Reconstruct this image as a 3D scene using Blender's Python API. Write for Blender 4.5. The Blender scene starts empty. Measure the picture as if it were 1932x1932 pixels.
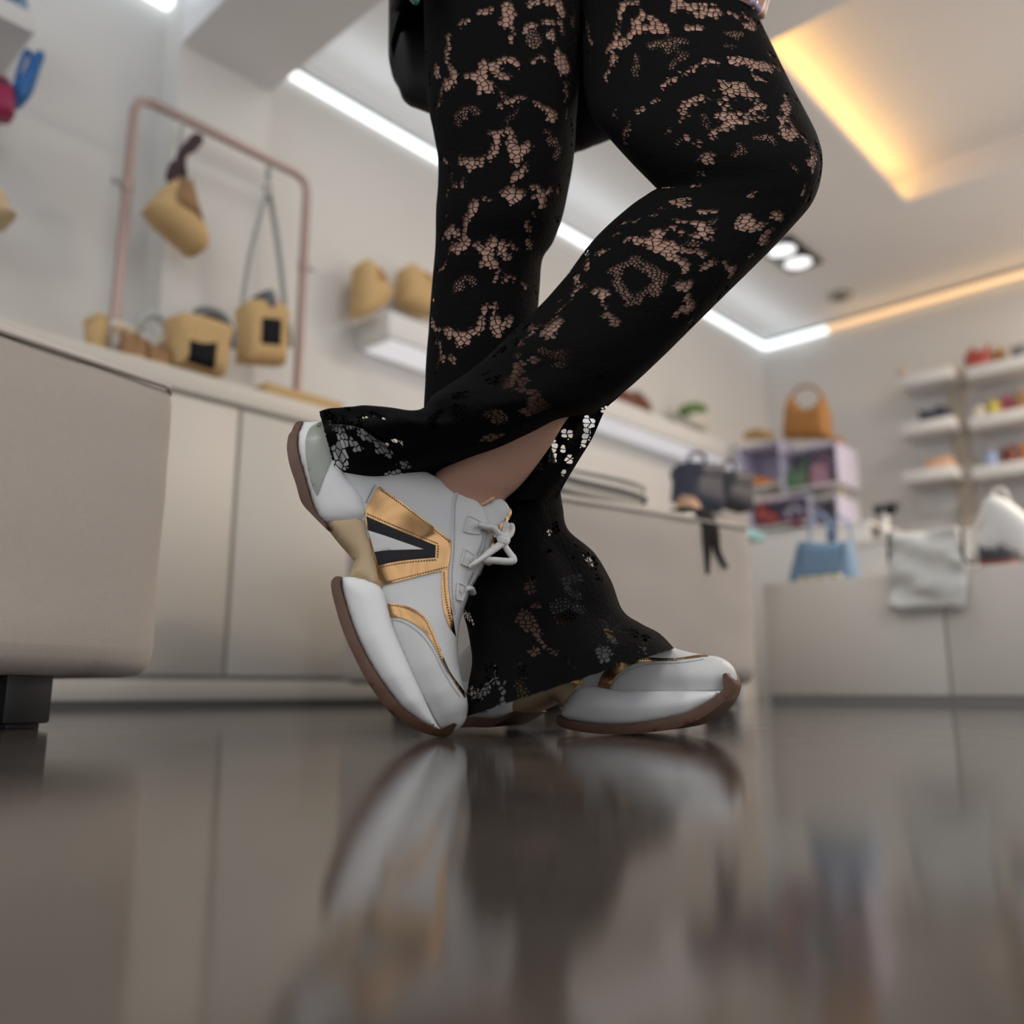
import bpy, bmesh, math, random
import numpy as np
from mathutils import Vector, Matrix, noise
random.seed(7)
SC = bpy.context.scene
COL = SC.collection
PI = math.pi
# ------------------------------------------------------------------ camera, world, lights
F = 1680.0                        # focal length in pixels of a 1932 px frame
TH = math.atan(337 / F)           # upward tilt
HC = 0.0435                       # the phone rests almost on the floor
cam_d = bpy.data.cameras.new('camera')
cam_d.sensor_width = 36.0
cam_d.lens = F / 1932 * 36.0
cam_d.dof.use_dof = True
cam_d.dof.focus_distance = 0.91
cam_d.dof.aperture_fstop = 31.3 / 13.5
cam_d.clip_start = 0.01
cam = bpy.data.objects.new('camera', cam_d)
cam.location = (0, 0, HC)
cam.rotation_euler = (PI / 2 + TH, 0, 0)
COL.objects.link(cam)
SC.camera = cam
SC.view_settings.view_transform = 'Standard'
SC.view_settings.look = 'None'
SC.view_settings.gamma = 1.0
SC.view_settings.use_curve_mapping = False
SC.view_settings.exposure = 0.06
SC.cycles.transparent_max_bounces = 24
SC.cycles.max_bounces = 8
W = bpy.data.worlds.new('daylight_from_shop_front')
W.use_nodes = True
W.node_tree.nodes['Background'].inputs[0].default_value = (0.93, 0.95, 1.0, 1)
W.node_tree.nodes['Background'].inputs[1].default_value = 1.38
SC.world = W

PHI = math.radians(43)            # the shop's long wall runs 43 degrees right of the view
U3 = np.array([math.sin(PHI), math.cos(PHI), 0.0])
N3 = np.array([-math.cos(PHI), math.sin(PHI), 0.0])
ROT_L = PI / 2 - PHI              # local x along the left wall
ROT_R = -PHI                      # local x along the end wall
T_WALL, S_WALL, Z_CEIL, T_CAB = 2.75, 5.55, 2.46, 2.3


def stz(s, t, z):
    p = U3 * s + N3 * t
    return Vector((p[0], p[1], z))


def area(name, s, t, z, sx, sy, power, col=(1, 0.97, 0.92)):
    l = bpy.data.lights.new(name, 'AREA')
    l.shape = 'RECTANGLE'
    l.size, l.size_y = sx, sy
    l.energy = power
    l.color = col
    o = bpy.data.objects.new(name, l)
    o.location = stz(s, t, z)
    o.rotation_euler = (0, 0, ROT_L)
    COL.objects.link(o)
    return o


# unseen fill lamps added under the ceiling; the last one warms the far wall
area('ceiling_fill', 1.9, 1.75, 2.44, 0.5, 0.5, 4)
area('ceiling_fill', 3.6, 0.1, 2.44, 0.6, 0.6, 22)
area('ceiling_fill', 0.4, -1.2, 2.44, 0.8, 0.8, 20)
area('ceiling_fill', -1.2, 0.6, 2.44, 0.8, 0.8, 20)
area('ceiling_fill', 4.7, -0.6, 2.44, 0.6, 0.6, 85, (1, .78, .58))



def ceiling_wash(s0, s1, t0, t1, power, col, tilt):
    """added thin lamp hung in the open, brightening the ceiling beside the light strips"""
    o = area('ceiling_wash_fill', (s0 + s1) / 2, (t0 + t1) / 2, 2.28, max(s1 - s0, .03), max(t1 - t0, .03), power, col)
    o.rotation_euler = (Matrix.Rotation(ROT_L, 3, 'Z') @ Matrix.Rotation(PI, 3, 'X') @ Matrix.Rotation(tilt[0], 3, 'X') @ Matrix.Rotation(tilt[1], 3, 'Y')).to_euler()


ceiling_wash(1.6, 5.45, 2.52, 2.52, 2.0, (.86, .95, 1.0), (math.radians(20), 0))
ceiling_wash(-2.3, 1.1, 2.52, 2.52, 4.0, (.86, .95, 1.0), (math.radians(20), 0))
ceiling_wash(5.46, 5.46, -2.8, 2.2, 1.5, (1, .62, .25), (0, math.radians(25)))

# ------------------------------------------------------------------ pixel rays -> places in the room
FW = np.array([0, math.cos(TH), math.sin(TH)])
UP = np.array([0, -math.sin(TH), math.cos(TH)])
RT = np.array([1.0, 0, 0])
O3 = np.array([0, 0, HC])


def ray(x, y):
    return FW + RT * ((x - 966) / F) + UP * ((966 - y) / F)


def at_y(x, y, Y):
    d = ray(x, y)
    return O3 + d * (Y / d[1])


def at_t(x, y, t):
    d = ray(x, y)
    return O3 + d * (t / (d @ N3))


def at_s(x, y, s):
    d = ray(x, y)
    return O3 + d * (s / (d @ U3))


def at_z(x, y, z):
    d = ray(x, y)
    return O3 + d * ((z - HC) / d[2])


# ------------------------------------------------------------------ materials
def mat(name, col, rough=0.5, metal=0.0, noise_amt=0.0, noise_scale=40.0, bump=0.0, bump_scale=300.0,
        spec=0.5, bump_dist=0.002, bump_detail=3, emit=None, emit_s=0.0, trans=0.0, sheen=0.0, stretch=(1, 1, 1), sss=0.0):
    m = bpy.data.materials.new(name)
    m.use_nodes = True
    nt = m.node_tree
    b = nt.nodes['Principled BSDF']
    b.inputs['Base Color'].default_value = (*col, 1)
    b.inputs['Roughness'].default_value = rough
    b.inputs['Metallic'].default_value = metal
    b.inputs['Specular IOR Level'].default_value = spec
    b.inputs['Transmission Weight'].default_value = trans
    b.inputs['Sheen Weight'].default_value = sheen
    if sss:
        b.inputs['Subsurface Weight'].default_value = sss
        b.inputs['Subsurface Radius'].default_value = (0.012, 0.005, 0.003)
        b.inputs['Subsurface Scale'].default_value = 1.0
    if emit:
        b.inputs['Emission Color'].default_value = (*emit, 1)
        b.inputs['Emission Strength'].default_value = emit_s
    if noise_amt or bump:
        tc = nt.nodes.new('ShaderNodeTexCoord')
        mp = nt.nodes.new('ShaderNodeMapping')
        mp.inputs['Scale'].default_value = stretch
        nt.links.new(tc.outputs['Object'], mp.inputs['Vector'])
    if noise_amt:
        n = nt.nodes.new('ShaderNodeTexNoise')
        n.inputs['Scale'].default_value = noise_scale
        n.inputs['Detail'].default_value = 5
        nt.links.new(mp.outputs[0], n.inputs['Vector'])
        mx = nt.nodes.new('ShaderNodeMix')
        mx.data_type = 'RGBA'
        lo = [c * (1 - noise_amt) for c in col]
        hi = [min(1, c * (1 + noise_amt)) for c in col]
        mx.inputs[6].default_value = (*lo, 1)
        mx.inputs[7].default_value = (*hi, 1)
        nt.links.new(n.outputs['Fac'], mx.inputs[0])
        nt.links.new(mx.outputs[2], b.inputs['Base Color'])
    if bump:
        n2 = nt.nodes.new('ShaderNodeTexNoise')
        n2.inputs['Scale'].default_value = bump_scale
        n2.inputs['Detail'].default_value = bump_detail
        nt.links.new(mp.outputs[0], n2.inputs['Vector'])
        bp = nt.nodes.new('ShaderNodeBump')
        bp.inputs['Strength'].default_value = bump
        bp.inputs['Distance'].default_value = bump_dist
        nt.links.new(n2.outputs['Fac'], bp.inputs['Height'])
        nt.links.new(bp.outputs[0], b.inputs['Normal'])
    return m


def floor_mat():
    m = mat('polished_concrete', (0.035, 0.03, 0.027), 0.2)
    nt = m.node_tree
    b = nt.nodes['Principled BSDF']
    tc = nt.nodes.new('ShaderNodeTexCoord')

    def nz(scale, detail, rough=0.6):
        n = nt.nodes.new('ShaderNodeTexNoise')
        n.inputs['Scale'].default_value = scale
        n.inputs['Detail'].default_value = detail
        n.inputs['Roughness'].default_value = rough
        nt.links.new(tc.outputs['Object'], n.inputs['Vector'])
        return n
    n1 = nz(9, 8, 0.65)
    n2 = nz(55, 8, 0.7)
    cr = nt.nodes.new('ShaderNodeValToRGB')
    cr.color_ramp.elements[0].position = 0.36
    cr.color_ramp.elements[0].color = (0.032, 0.027, 0.024, 1)
    cr.color_ramp.elements[1].position = 0.72
    cr.color_ramp.elements[1].color = (0.105, 0.088, 0.076, 1)
    mixn = nt.nodes.new('ShaderNodeMath')
    mixn.operation = 'MULTIPLY_ADD'
    mixn.inputs[1].default_value = 0.55
    nt.links.new(n2.outputs['Fac'], mixn.inputs[0])
    m3 = nt.nodes.new('ShaderNodeMath')
    m3.operation = 'MULTIPLY'
    m3.inputs[1].default_value = 0.5
    nt.links.new(n1.outputs['Fac'], m3.inputs[0])
    nt.links.new(m3.outputs[0], mixn.inputs[2])
    nt.links.new(mixn.outputs[0], cr.inputs[0])
    nt.links.new(cr.outputs[0], b.inputs['Base Color'])
    mr = nt.nodes.new('ShaderNodeMapRange')
    mr.inputs[1].default_value = 0.3
    mr.inputs[2].default_value = 0.75
    mr.inputs[3].default_value = 0.02
    mr.inputs[4].default_value = 0.13
    nt.links.new(mixn.outputs[0], mr.inputs[0])
    nt.links.new(mr.outputs[0], b.inputs['Roughness'])
    bp = nt.nodes.new('ShaderNodeBump')
    bp.inputs['Strength'].default_value = 0.10
    bp.inputs['Distance'].default_value = 0.0012
    n4 = nz(130, 4)
    nt.links.new(n4.outputs['Fac'], bp.inputs['Height'])
    nt.links.new(bp.outputs[0], b.inputs['Normal'])
    b.inputs['Specular Tint'].default_value = (1.0, 0.93, 0.86, 1)
    return m


def lace_mat():
    """black stretch lace: openwork net inside the bands given by the cloth attribute 'net', eyelets in 'dot'"""
    m = bpy.data.materials.new('black_lace')
    m.use_nodes = True
    nt = m.node_tree
    L = nt.links.new
    b = nt.nodes['Principled BSDF']
    out = nt.nodes['Material Output']
    b.inputs['Base Color'].default_value = (0.002, 0.0018, 0.0021, 1)
    b.inputs['Roughness'].default_value = 0.85
    b.inputs['Specular IOR Level'].default_value = 0.08
    b.inputs['Sheen Weight'].default_value = 0.0
    b.inputs['Sheen Roughness'].default_value = 0.4

    def attr(n):
        a = nt.nodes.new('ShaderNodeAttribute')
        a.attribute_name = n
        return a

    def math_(op, a, c):
        n = nt.nodes.new('ShaderNodeMath')
        n.operation = op
        for i, v in enumerate((a, c)):
            if isinstance(v, (int, float)):
                n.inputs[i].default_value = v
            else:
                L(v, n.inputs[i])
        return n.outputs[0]
    cl = attr('cloth')

    def net(fac, su, sv, thr, reach, rnd):
        mp = nt.nodes.new('ShaderNodeMapping')
        mp.inputs['Scale'].default_value = (1 / su, 1 / sv, 1)
        L(cl.outputs['Vector'], mp.inputs['Vector'])
        v = nt.nodes.new('ShaderNodeTexVoronoi')
        v.voronoi_dimensions = '2D'
        v.feature = 'DISTANCE_TO_EDGE'
        v.inputs['Scale'].default_value = 1.0
        v.inputs['Randomness'].default_value = rnd
        L(mp.outputs[0], v.inputs['Vector'])
        need = math_('ADD', math_('MULTIPLY', math_('SUBTRACT', 1.0, fac), reach), thr)
        return math_('GREATER_THAN', v.outputs['Distance'], need)
    h1 = net(attr('net').outputs['Fac'], 0.0076, 0.0049, 0.085, 0.5, 0.8)
    h2 = net(attr('dot').outputs['Fac'], 0.0038, 0.0034, 0.18, 0.5, 0.9)
    hole = math_('MAXIMUM', h1, h2)
    tr = nt.nodes.new('ShaderNodeBsdfTransparent')
    mx = nt.nodes.new('ShaderNodeMixShader')
    L(hole, mx.inputs[0])
    L(b.outputs[0], mx.inputs[1])
    L(tr.outputs[0], mx.inputs[2])
    L(mx.outputs[0], out.inputs['Surface'])
    nz = nt.nodes.new('ShaderNodeTexNoise')
    nz.inputs['Scale'].default_value = 260
    nz.inputs['Detail'].default_value = 4
    L(cl.outputs['Vector'], nz.inputs['Vector'])
    bp = nt.nodes.new('ShaderNodeBump')
    bp.inputs['Strength'].default_value = 0.6
    bp.inputs['Distance'].default_value = 0.002
    L(nz.outputs['Fac'], bp.inputs['Height'])
    L(bp.outputs[0], b.inputs['Normal'])
    return m


M = {
    'wall': mat('painted_wall', (0.66, 0.645, 0.62), 0.75, noise_amt=0.02, noise_scale=3),
    'ceil': mat('painted_ceiling', (0.78, 0.78, 0.79), 0.8, noise_amt=0.02, noise_scale=3),
    'floor': floor_mat(),
    'cab': mat('warm_white_lacquer', (0.60, 0.565, 0.51), 0.45),
    'cabgap': mat('shadow_gap_grey', (0.34, 0.32, 0.29), 0.6),
    'kick': mat('grey_plinth', (0.27, 0.26, 0.25), 0.5),
    'white': mat('white_board', (0.70, 0.70, 0.69), 0.5),
    'upright': mat('beige_upright', (0.52, 0.45, 0.36), 0.6, noise_amt=0.1, noise_scale=20),
    'linen': mat('cream_upholstery', (0.43, 0.385, 0.345), 0.85, noise_amt=0.05, noise_scale=120, bump=0.25, bump_scale=500, sheen=0.2),
    'blackleg': mat('black_painted_wood', (0.006, 0.006, 0.007), 0.5),
    'copper': mat('dusty_copper_pipe', (0.42, 0.31, 0.28), 0.38, metal=0.35),
    'steel': mat('brushed_steel', (0.45, 0.44, 0.43), 0.35, metal=0.9),
    'straw': mat('woven_straw', (0.55, 0.37, 0.17), 0.8, noise_amt=0.25, noise_scale=90, bump=0.5, bump_scale=160),
    'strawpale': mat('pale_raffia', (0.58, 0.45, 0.29), 0.85, noise_amt=0.25, noise_scale=90, bump=0.5, bump_scale=160),
    'strawdark': mat('brown_raffia', (0.30, 0.17, 0.08), 0.85, noise_amt=0.35, noise_scale=60, bump=0.5, bump_scale=160),
    'blackpatch': mat('black_canvas', (0.007, 0.006, 0.008), 0.8, spec=.2, noise_amt=0.1, noise_scale=90),
    'greystrap': mat('grey_green_webbing', (0.42, 0.44, 0.42), 0.8),
    'greydark': mat('slate_leather', (0.13, 0.14, 0.15), 0.55),
    'scarf': mat('plum_scarf', (0.045, 0.022, 0.028), 0.8, noise_amt=0.4, noise_scale=30),
    'cream': mat('cream_canvas', (0.62, 0.59, 0.52), 0.8, noise_amt=0.05, noise_scale=60),
    'canvas': mat('off_white_canvas', (0.72, 0.72, 0.69), 0.8),
    'plinth': mat('plinth_lacquer', (0.76, 0.72, 0.66), 0.5),
    'navy': mat('navy_leather', (0.022, 0.024, 0.05), 0.5),
    'charcoal': mat('charcoal_leather', (0.045, 0.045, 0.055), 0.55),
    'blue': mat('denim_blue', (0.19, 0.30, 0.45), 0.75, noise_amt=0.12, noise_scale=60),
    'bluedark': mat('dark_denim', (0.10, 0.16, 0.25), 0.75),
    'cobalt': mat('cobalt_leather', (0.012, 0.12, 0.36), 0.5),
    'magenta': mat('magenta_leather', (0.30, 0.012, 0.075), 0.5),
    'plum': mat('dark_magenta', (0.12, 0.005, 0.03), 0.5),
    'camel': mat('camel_leather', (0.36, 0.155, 0.03), 0.5, noise_amt=0.12, noise_scale=20),
    'orange': mat('orange_leather', (0.62, 0.19, 0.03), 0.55),
    'green': mat('sage_green', (0.10, 0.17, 0.105), 0.6, noise_amt=0.1, noise_scale=30),
    'leafgreen': mat('leaf_green', (0.10, 0.19, 0.05), 0.6),
    'pink': mat('mauve_pink', (0.36, 0.19, 0.26), 0.6),
    'hotpink': mat('rose_pink', (0.52, 0.12, 0.17), 0.6),
    'red': mat('brick_red', (0.33, 0.06, 0.05), 0.55),
    'brown': mat('chestnut_leather', (0.13, 0.028, 0.012), 0.4),
    'yellow': mat('lime_yellow', (0.45, 0.40, 0.07), 0.6),
    'peach': mat('peach_leather', (0.62, 0.37, 0.24), 0.6),
    'sky': mat('pale_blue_leather', (0.28, 0.36, 0.56), 0.6),
    'lilac': mat('lilac_acrylic', (0.72, 0.69, 0.87), 0.25, trans=0.25),
    'teal': mat('turquoise_glass', (0.42, 0.74, 0.78), 0.12, trans=0.3),
    'coolled': mat('cool_led', (1, 1, 1), 0.5, emit=(0.86, 0.95, 1.0), emit_s=1.5),
    'shelfglow': mat('shelf_underside_glow', (1, 1, 1), 0.5, emit=(0.84, 0.87, 1.0), emit_s=0.36),
    'warmled': mat('warm_led', (1, 1, 1), 0.5, emit=(1.0, 0.47, 0.08), emit_s=0.72),
    'trayled': mat('tray_led', (1, 1, 1), 0.5, emit=(1.0, 0.50, 0.10), emit_s=11.5),
    'spot': mat('spot_lamp_face', (1, 1, 1), 0.5, emit=(0.95, 0.98, 1.0), emit_s=1.1),
    'blackmetal': mat('black_metal', (0.02, 0.02, 0.022), 0.45),
    'skin': mat('skin', (0.49, 0.285, 0.21), 0.5, noise_amt=0.12, noise_scale=25, spec=0.35, sss=0.15),
    'nail': mat('iridescent_nail', (0.42, 0.33, 0.48), 0.1),
    'nailteal': mat('teal_nail', (0.05, 0.16, 0.13), 0.15),
    'lace': lace_mat(),
    'jacket': mat('black_leather', (0.005, 0.0047, 0.0057), 0.6, bump=0.2, bump_scale=60, spec=.25),
    'shoe': mat('white_leather', (0.58, 0.58, 0.57), 0.5, bump=0.12, bump_scale=900, noise_amt=0.015, noise_scale=40),
    'midsole': mat('white_foam_sole', (0.68, 0.68, 0.68), 0.6, bump=0.08, bump_scale=1200),
    'lacecord': mat('white_lace_cord', (0.66, 0.65, 0.63), 0.8, bump=0.5, bump_scale=900),
    'gold': mat('rose_gold_foil', (0.47, 0.275, 0.125), 0.2, metal=1.0, bump=1.0, bump_scale=13, bump_dist=.03, bump_detail=0),
    'golddark': mat('dark_gold_trim', (0.30, 0.17, 0.08), 0.3, metal=0.8),
    'thread': mat('brown_thread', (0.16, 0.09, 0.045), 0.8),
    'threadgrey': mat('grey_thread', (0.34, 0.35, 0.33), 0.8),
    'blackpanel': mat('black_gloss_panel', (0.009, 0.009, 0.011), 0.45, spec=.22),
    'gum': mat('gum_rubber', (0.088, 0.040, 0.021), 0.55, noise_amt=0.12, noise_scale=30),
    'shank': mat('beige_shank', (0.46, 0.335, 0.20), 0.5),
    'inset': mat('grey_green_gel', (0.27, 0.29, 0.25), 0.35),
}


# ------------------------------------------------------------------ scene helpers
def tag(o, label, cat, group=None):
    o['label'] = label
    o['category'] = cat
    if group:
        o['group'] = group
    return o


def root(name, loc, rot, label, cat, group=None):
    o = bpy.data.objects.new(name, None)
    o.empty_display_size = 0.05
    o.location = loc
    o.rotation_euler = (0, 0, rot)
    COL.objects.link(o)
    return tag(o, label, cat, group)


def put(name, verts, faces, m, parent=None, smooth=True, auto=40):
    me = bpy.data.meshes.new(name)
    me.from_pydata([tuple(map(float, v)) for v in verts], [], faces)
    me.materials.append(M[m] if isinstance(m, str) else m)
    if smooth:
        me.polygons.foreach_set('use_smooth', [True] * len(me.polygons))
        if auto:
            me.set_sharp_from_angle(angle=math.radians(auto))
    me.update()
    o = bpy.data.objects.new(name, me)
    COL.objects.link(o)
    if parent:
        o.parent = parent
    return o


def put_bm(name, bm, m, parent=None, smooth=True, auto=40):
    bmesh.ops.recalc_face_normals(bm, faces=bm.faces)
    me = bpy.data.meshes.new(name)
    bm.to_mesh(me)
    bm.free()
    me.materials.append(M[m] if isinstance(m, str) else m)
    if smooth:
        me.polygons.foreach_set('use_smooth', [True] * len(me.polygons))
        if auto:
            me.set_sharp_from_angle(angle=math.radians(auto))
    o = bpy.data.objects.new(name, me)
    COL.objects.link(o)
    if parent:
        o.parent = parent
    return o


def bm_box(bm, x0, x1, y0, y1, z0, z1, bev=0.0, seg=2):
    t = bmesh.new()
    bmesh.ops.create_cube(t, size=1)
    for v in t.verts:
        v.co = Vector((x0 + (v.co.x + .5) * (x1 - x0), y0 + (v.co.y + .5) * (y1 - y0), z0 + (v.co.z + .5) * (z1 - z0)))
    if bev:
        bmesh.ops.bevel(t, geom=list(t.edges), offset=bev, segments=seg, profile=0.5, affect='EDGES')
    me = bpy.data.meshes.new('tmp')
    t.to_mesh(me)
    t.free()
    bm.from_mesh(me)
    bpy.data.meshes.remove(me)
    return bm


def box(name, b, m, parent=None, bev=0.003, seg=2):
    return put_bm(name, bm_box(bmesh.new(), *b, bev=bev, seg=seg), m, parent)


def tube_geo(path, rad, n=8, cap=True, base=0, flat=1.0):
    P = [Vector(p) for p in path]
    rads = rad if isinstance(rad, (list, tuple)) else [rad] * len(P)
    vs, fs = [], []
    t0 = (P[1] - P[0]).normalized()
    ref = Vector((0, 0, 1)) if abs(t0.z) < 0.9 else Vector((1, 0, 0))
    nrm = t0.cross(ref).normalized()
    for i, p in enumerate(P):
        t = (P[min(i + 1, len(P) - 1)] - P[max(i - 1, 0)]).normalized()
        nrm = (nrm - t * nrm.dot(t)).normalized()
        bn = t.cross(nrm)
        for k in range(n):
            a = 2 * PI * k / n
            vs.append(p + nrm * math.cos(a) * rads[i] + bn * math.sin(a) * rads[i] * flat)
    for i in range(len(P) - 1):
        for k in range(n):
            a, b2 = base + i * n + k, base + i * n + (k + 1) % n
            fs.append((a, b2, b2 + n, a + n))
    if cap:
        fs.append(tuple(base + k for k in range(n - 1, -1, -1)))
        fs.append(tuple(base + (len(P) - 1) * n + k for k in range(n)))
    return vs, fs


def tube(name, path, rad, m, parent=None, n=8, smooth_path=0, flat=1.0):
    if smooth_path:
        path = catmull([tuple(p) for p in path], smooth_path)
    v, f = tube_geo(path, rad, n, flat=flat)
    return put(name, v, f, m, parent, auto=60)


def catmull(pts, n, closed=False):
    P = [np.array(p, float) for p in pts]
    m = len(P)
    out = []
    for i in range(m if closed else m - 1):
        if closed:
            p0, p1, p2, p3 = P[i - 1], P[i], P[(i + 1) % m], P[(i + 2) % m]
        else:
            p0, p1, p2, p3 = P[max(i - 1, 0)], P[i], P[i + 1], P[min(i + 2, m - 1)]
        for k in range(n):
            t = k / n
            out.append(tuple(.5 * (2 * p1 + (p2 - p0) * t + (2 * p0 - 5 * p1 + 4 * p2 - p3) * t * t + (3 * p1 - p0 - 3 * p2 + p3) * t ** 3)))
    if not closed:
        out.append(tuple(P[-1]))
    return out


def soft(pts, n=5, sharp=50):
    """closed outline through pts: rounded, but keeping corners that turn more than `sharp` degrees"""
    P = [np.array(p, float) for p in pts]
    m = len(P)
    hard = []
    for i in range(m):
        a, b = P[i] - P[i - 1], P[(i + 1) % m] - P[i]
        hard.append(math.degrees(math.acos(max(-1, min(1, a @ b / (np.linalg.norm(a) * np.linalg.norm(b) + 1e-9))))) > sharp)
    out = []
    for i in range(m):
        j = (i + 1) % m
        p1, p2 = P[i], P[j]
        p0 = p1 - (p2 - p1) if hard[i] else P[i - 1]
        p3 = p2 + (p2 - p1) if hard[j] else P[(j + 1) % m]
        for k in range(n):
            t = k / n
            out.append(.5 * (2 * p1 + (p2 - p0) * t + (2 * p0 - 5 * p1 + 4 * p2 - p3) * t * t + (3 * p1 - p0 - 3 * p2 + p3) * t ** 3))
    return np.array(out)


def poly_dist(P, poly):
    """distance of points P (n,2) to the closed outline poly (m,2)"""
    P = np.asarray(P)
    best = np.full(len(P), 1e9)
    for a, b in zip(poly, np.roll(poly, -1, axis=0)):
        d = b - a
        t = np.clip(((P - a) @ d) / (d @ d + 1e-12), 0, 1)
        best = np.minimum(best, np.hypot(*(P - a - t[:, None] * d).T))
    return best


def grid_fill(poly, g):
    """2-D outline -> vertices, faces (cut by a square grid of pitch g) and which vertices lie on the outline"""
    bm = bmesh.new()
    vs = [bm.verts.new((p[0], 0, p[1])) for p in poly]
    bm.faces.new(vs)
    mn, mx = poly.min(0), poly.max(0)
    for ax, nrm in ((0, (1, 0, 0)), (1, (0, 0, 1))):
        k = math.ceil(mn[ax] / g + 1e-6)
        while k * g < mx[ax]:
            co = [0, 0, 0]
            co[0 if ax == 0 else 2] = k * g + 1.3e-5
            bmesh.ops.bisect_plane(bm, geom=list(bm.verts) + list(bm.edges) + list(bm.faces), plane_co=co, plane_no=nrm, dist=1e-7)
            k += 1
    bmesh.ops.remove_doubles(bm, verts=list(bm.verts), dist=2e-5)
    bm.verts.index_update()
    V = np.array([(v.co.x, v.co.z) for v in bm.verts])
    Fs = [tuple(v.index for v in f.verts) for f in bm.faces]
    E = [(e.verts[0].index, e.verts[1].index) for e in bm.edges if len(e.link_faces) == 1]
    bm.free()
    return V, Fs, E


def inflate(poly, hw, r, e0=0.3, g=0.004, lat0=0.0, power=2.0):
    """pillow solid: outline in the x-z plane, half depth hw(points) with edges rounded over r"""
    poly = np.asarray(poly)
    V, Fs, E = grid_fill(poly, g)
    d = poly_dist(V, poly)
    h = profile(V, d, hw, r, e0, power)
    n = len(V)
    verts = [(v[0], lat0 - k, v[1]) for v, k in zip(V, h)] + [(v[0], lat0 + k, v[1]) for v, k in zip(V, h)]
    faces = list(Fs) + [tuple(i + n for i in reversed(f)) for f in Fs] + [(a, b, b + n, a + n) for a, b in E]
    return verts, faces


def profile(V, d, hw, r, e0, power=2.0):
    e0 = e0(V) if callable(e0) else e0
    w = hw(V) if callable(hw) else np.full(len(V), hw)
    t = np.clip(d / r, 0, 1)
    return w * (e0 + (1 - e0) * (1 - (1 - t) ** power) ** (1 / power))


def put_solid(name, geo, m, parent=None, auto=45):
    bm = bmesh.new()
    vv = [bm.verts.new(v) for v in geo[0]]
    for f in geo[1]:
        try:
            bm.faces.new([vv[i] for i in f])
        except ValueError:
            pass
    return put_bm(name, bm, m, parent, auto=auto)


def dup(o, name=None):
    c = o.copy()
    COL.objects.link(c)
    return c


def dup_tree(o, parent=None):
    c = dup(o)
    if parent:
        c.parent = parent
    for ch in [x for x in o.children]:
        dup_tree(ch, c)
    return c


# ------------------------------------------------------------------ the room
def room_box(name, s0, s1, t0, t1, z0, z1, m, kind='structure', bev=0.0, parent=None):
    bm = bm_box(bmesh.new(), s0, s1, t0, t1, z0, z1, bev)
    o = put_bm(name, bm, m, parent, smooth=bool(bev))
    if not parent:
        o.rotation_euler = (0, 0, ROT_L)
        if kind:
            o['kind'] = kind
    return o


room_box('floor', -2.6, S_WALL, -3.6, T_WALL, -0.05, 0.0, 'floor')
room_box('wall_left', -2.6, S_WALL + .1, T_WALL, T_WALL + .1, 0, 3.0, 'wall')
room_box('wall_back', S_WALL, S_WALL + .1, -3.6, T_WALL, 0, 3.0, 'wall')
# ceiling with the rectangular lit tray cut into it
HS0, HS1, HT0, HT1 = 2.84, 4.36, -0.7, 1.40
bm = bmesh.new()
bm_box(bm, -2.6, HS0, -3.6, T_WALL, Z_CEIL, 3.0)
bm_box(bm, HS1, S_WALL, -3.6, T_WALL, Z_CEIL, 3.0)
bm_box(bm, HS0, HS1, HT1, T_WALL, Z_CEIL, 3.0)
bm_box(bm, HS0, HS1, -3.6, HT0, Z_CEIL, 3.0)
bm_box(bm, HS0, HS1, HT0, HT1, Z_CEIL + .15, 3.0)
c = put_bm('ceiling', bm, 'ceil', smooth=False)
c.rotation_euler = (0, 0, ROT_L)
c['kind'] = 'structure'
room_box('trim_1', HS0, HS1, HT1 - .06, HT1, Z_CEIL - .004, Z_CEIL + .02, 'ceil')   # lip that hides the tray lamp
room_box('trim_2', 1.17, 1.515, -3.6, 2.62, 2.195, Z_CEIL, 'ceil')               # dropped beam
room_box('trim_3', 1.17, 1.515, 2.62, T_WALL, 0.93, Z_CEIL, 'wall')              # pilaster under it
room_box('trim_4', 1.52, S_WALL, T_WALL - .05, T_WALL, Z_CEIL - .012, Z_CEIL, 'ceil')


def led(name, s0, s1, t0, t1, z0, z1, m, label, up=False):
    c0 = stz((s0 + s1) / 2, (t0 + t1) / 2, z0)
    r = root(name, c0, ROT_L, label, 'light strip')
    a, b2, h = (s1 - s0) / 2, (t1 - t0) / 2, z1 - z0
    k = h * .2 if up else 0
    box('diffuser', (-a, a, -b2, b2, k, h * .8 + k), m, r, bev=0)
    box('profile', (-a, a, -b2, b2, 0 if up else h * .8, k if up else h), 'steel', r, bev=0)
    return r


led('led_strip', 1.52, S_WALL - .02, 2.725, T_WALL - .001, 2.402, 2.44, 'coolled', 'long cool white light strip along the top of the left wall')
led('led_strip', S_WALL - .03, S_WALL - .001, 2.285, 2.72, 2.395, 2.445, 'coolled', 'short cool white light strip on the far wall beside the corner')
led('led_strip', S_WALL - .03, S_WALL - .001, -3.0, 2.28, 2.405, 2.44, 'warmled', 'amber light strip along the top of the far wall')
led('led_strip', HS0 + .03, HS1 - .03, HT1 - .026, HT1 - .006, Z_CEIL + .021, Z_CEIL + .034, 'trayled', 'amber light strip tucked inside the ceiling tray edge', True)
led('led_strip', -2.5, 1.165, 2.70, T_WALL - .001, 2.39, 2.44, 'coolled', 'cool white light strip on the left wall before the dropped beam')

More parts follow.
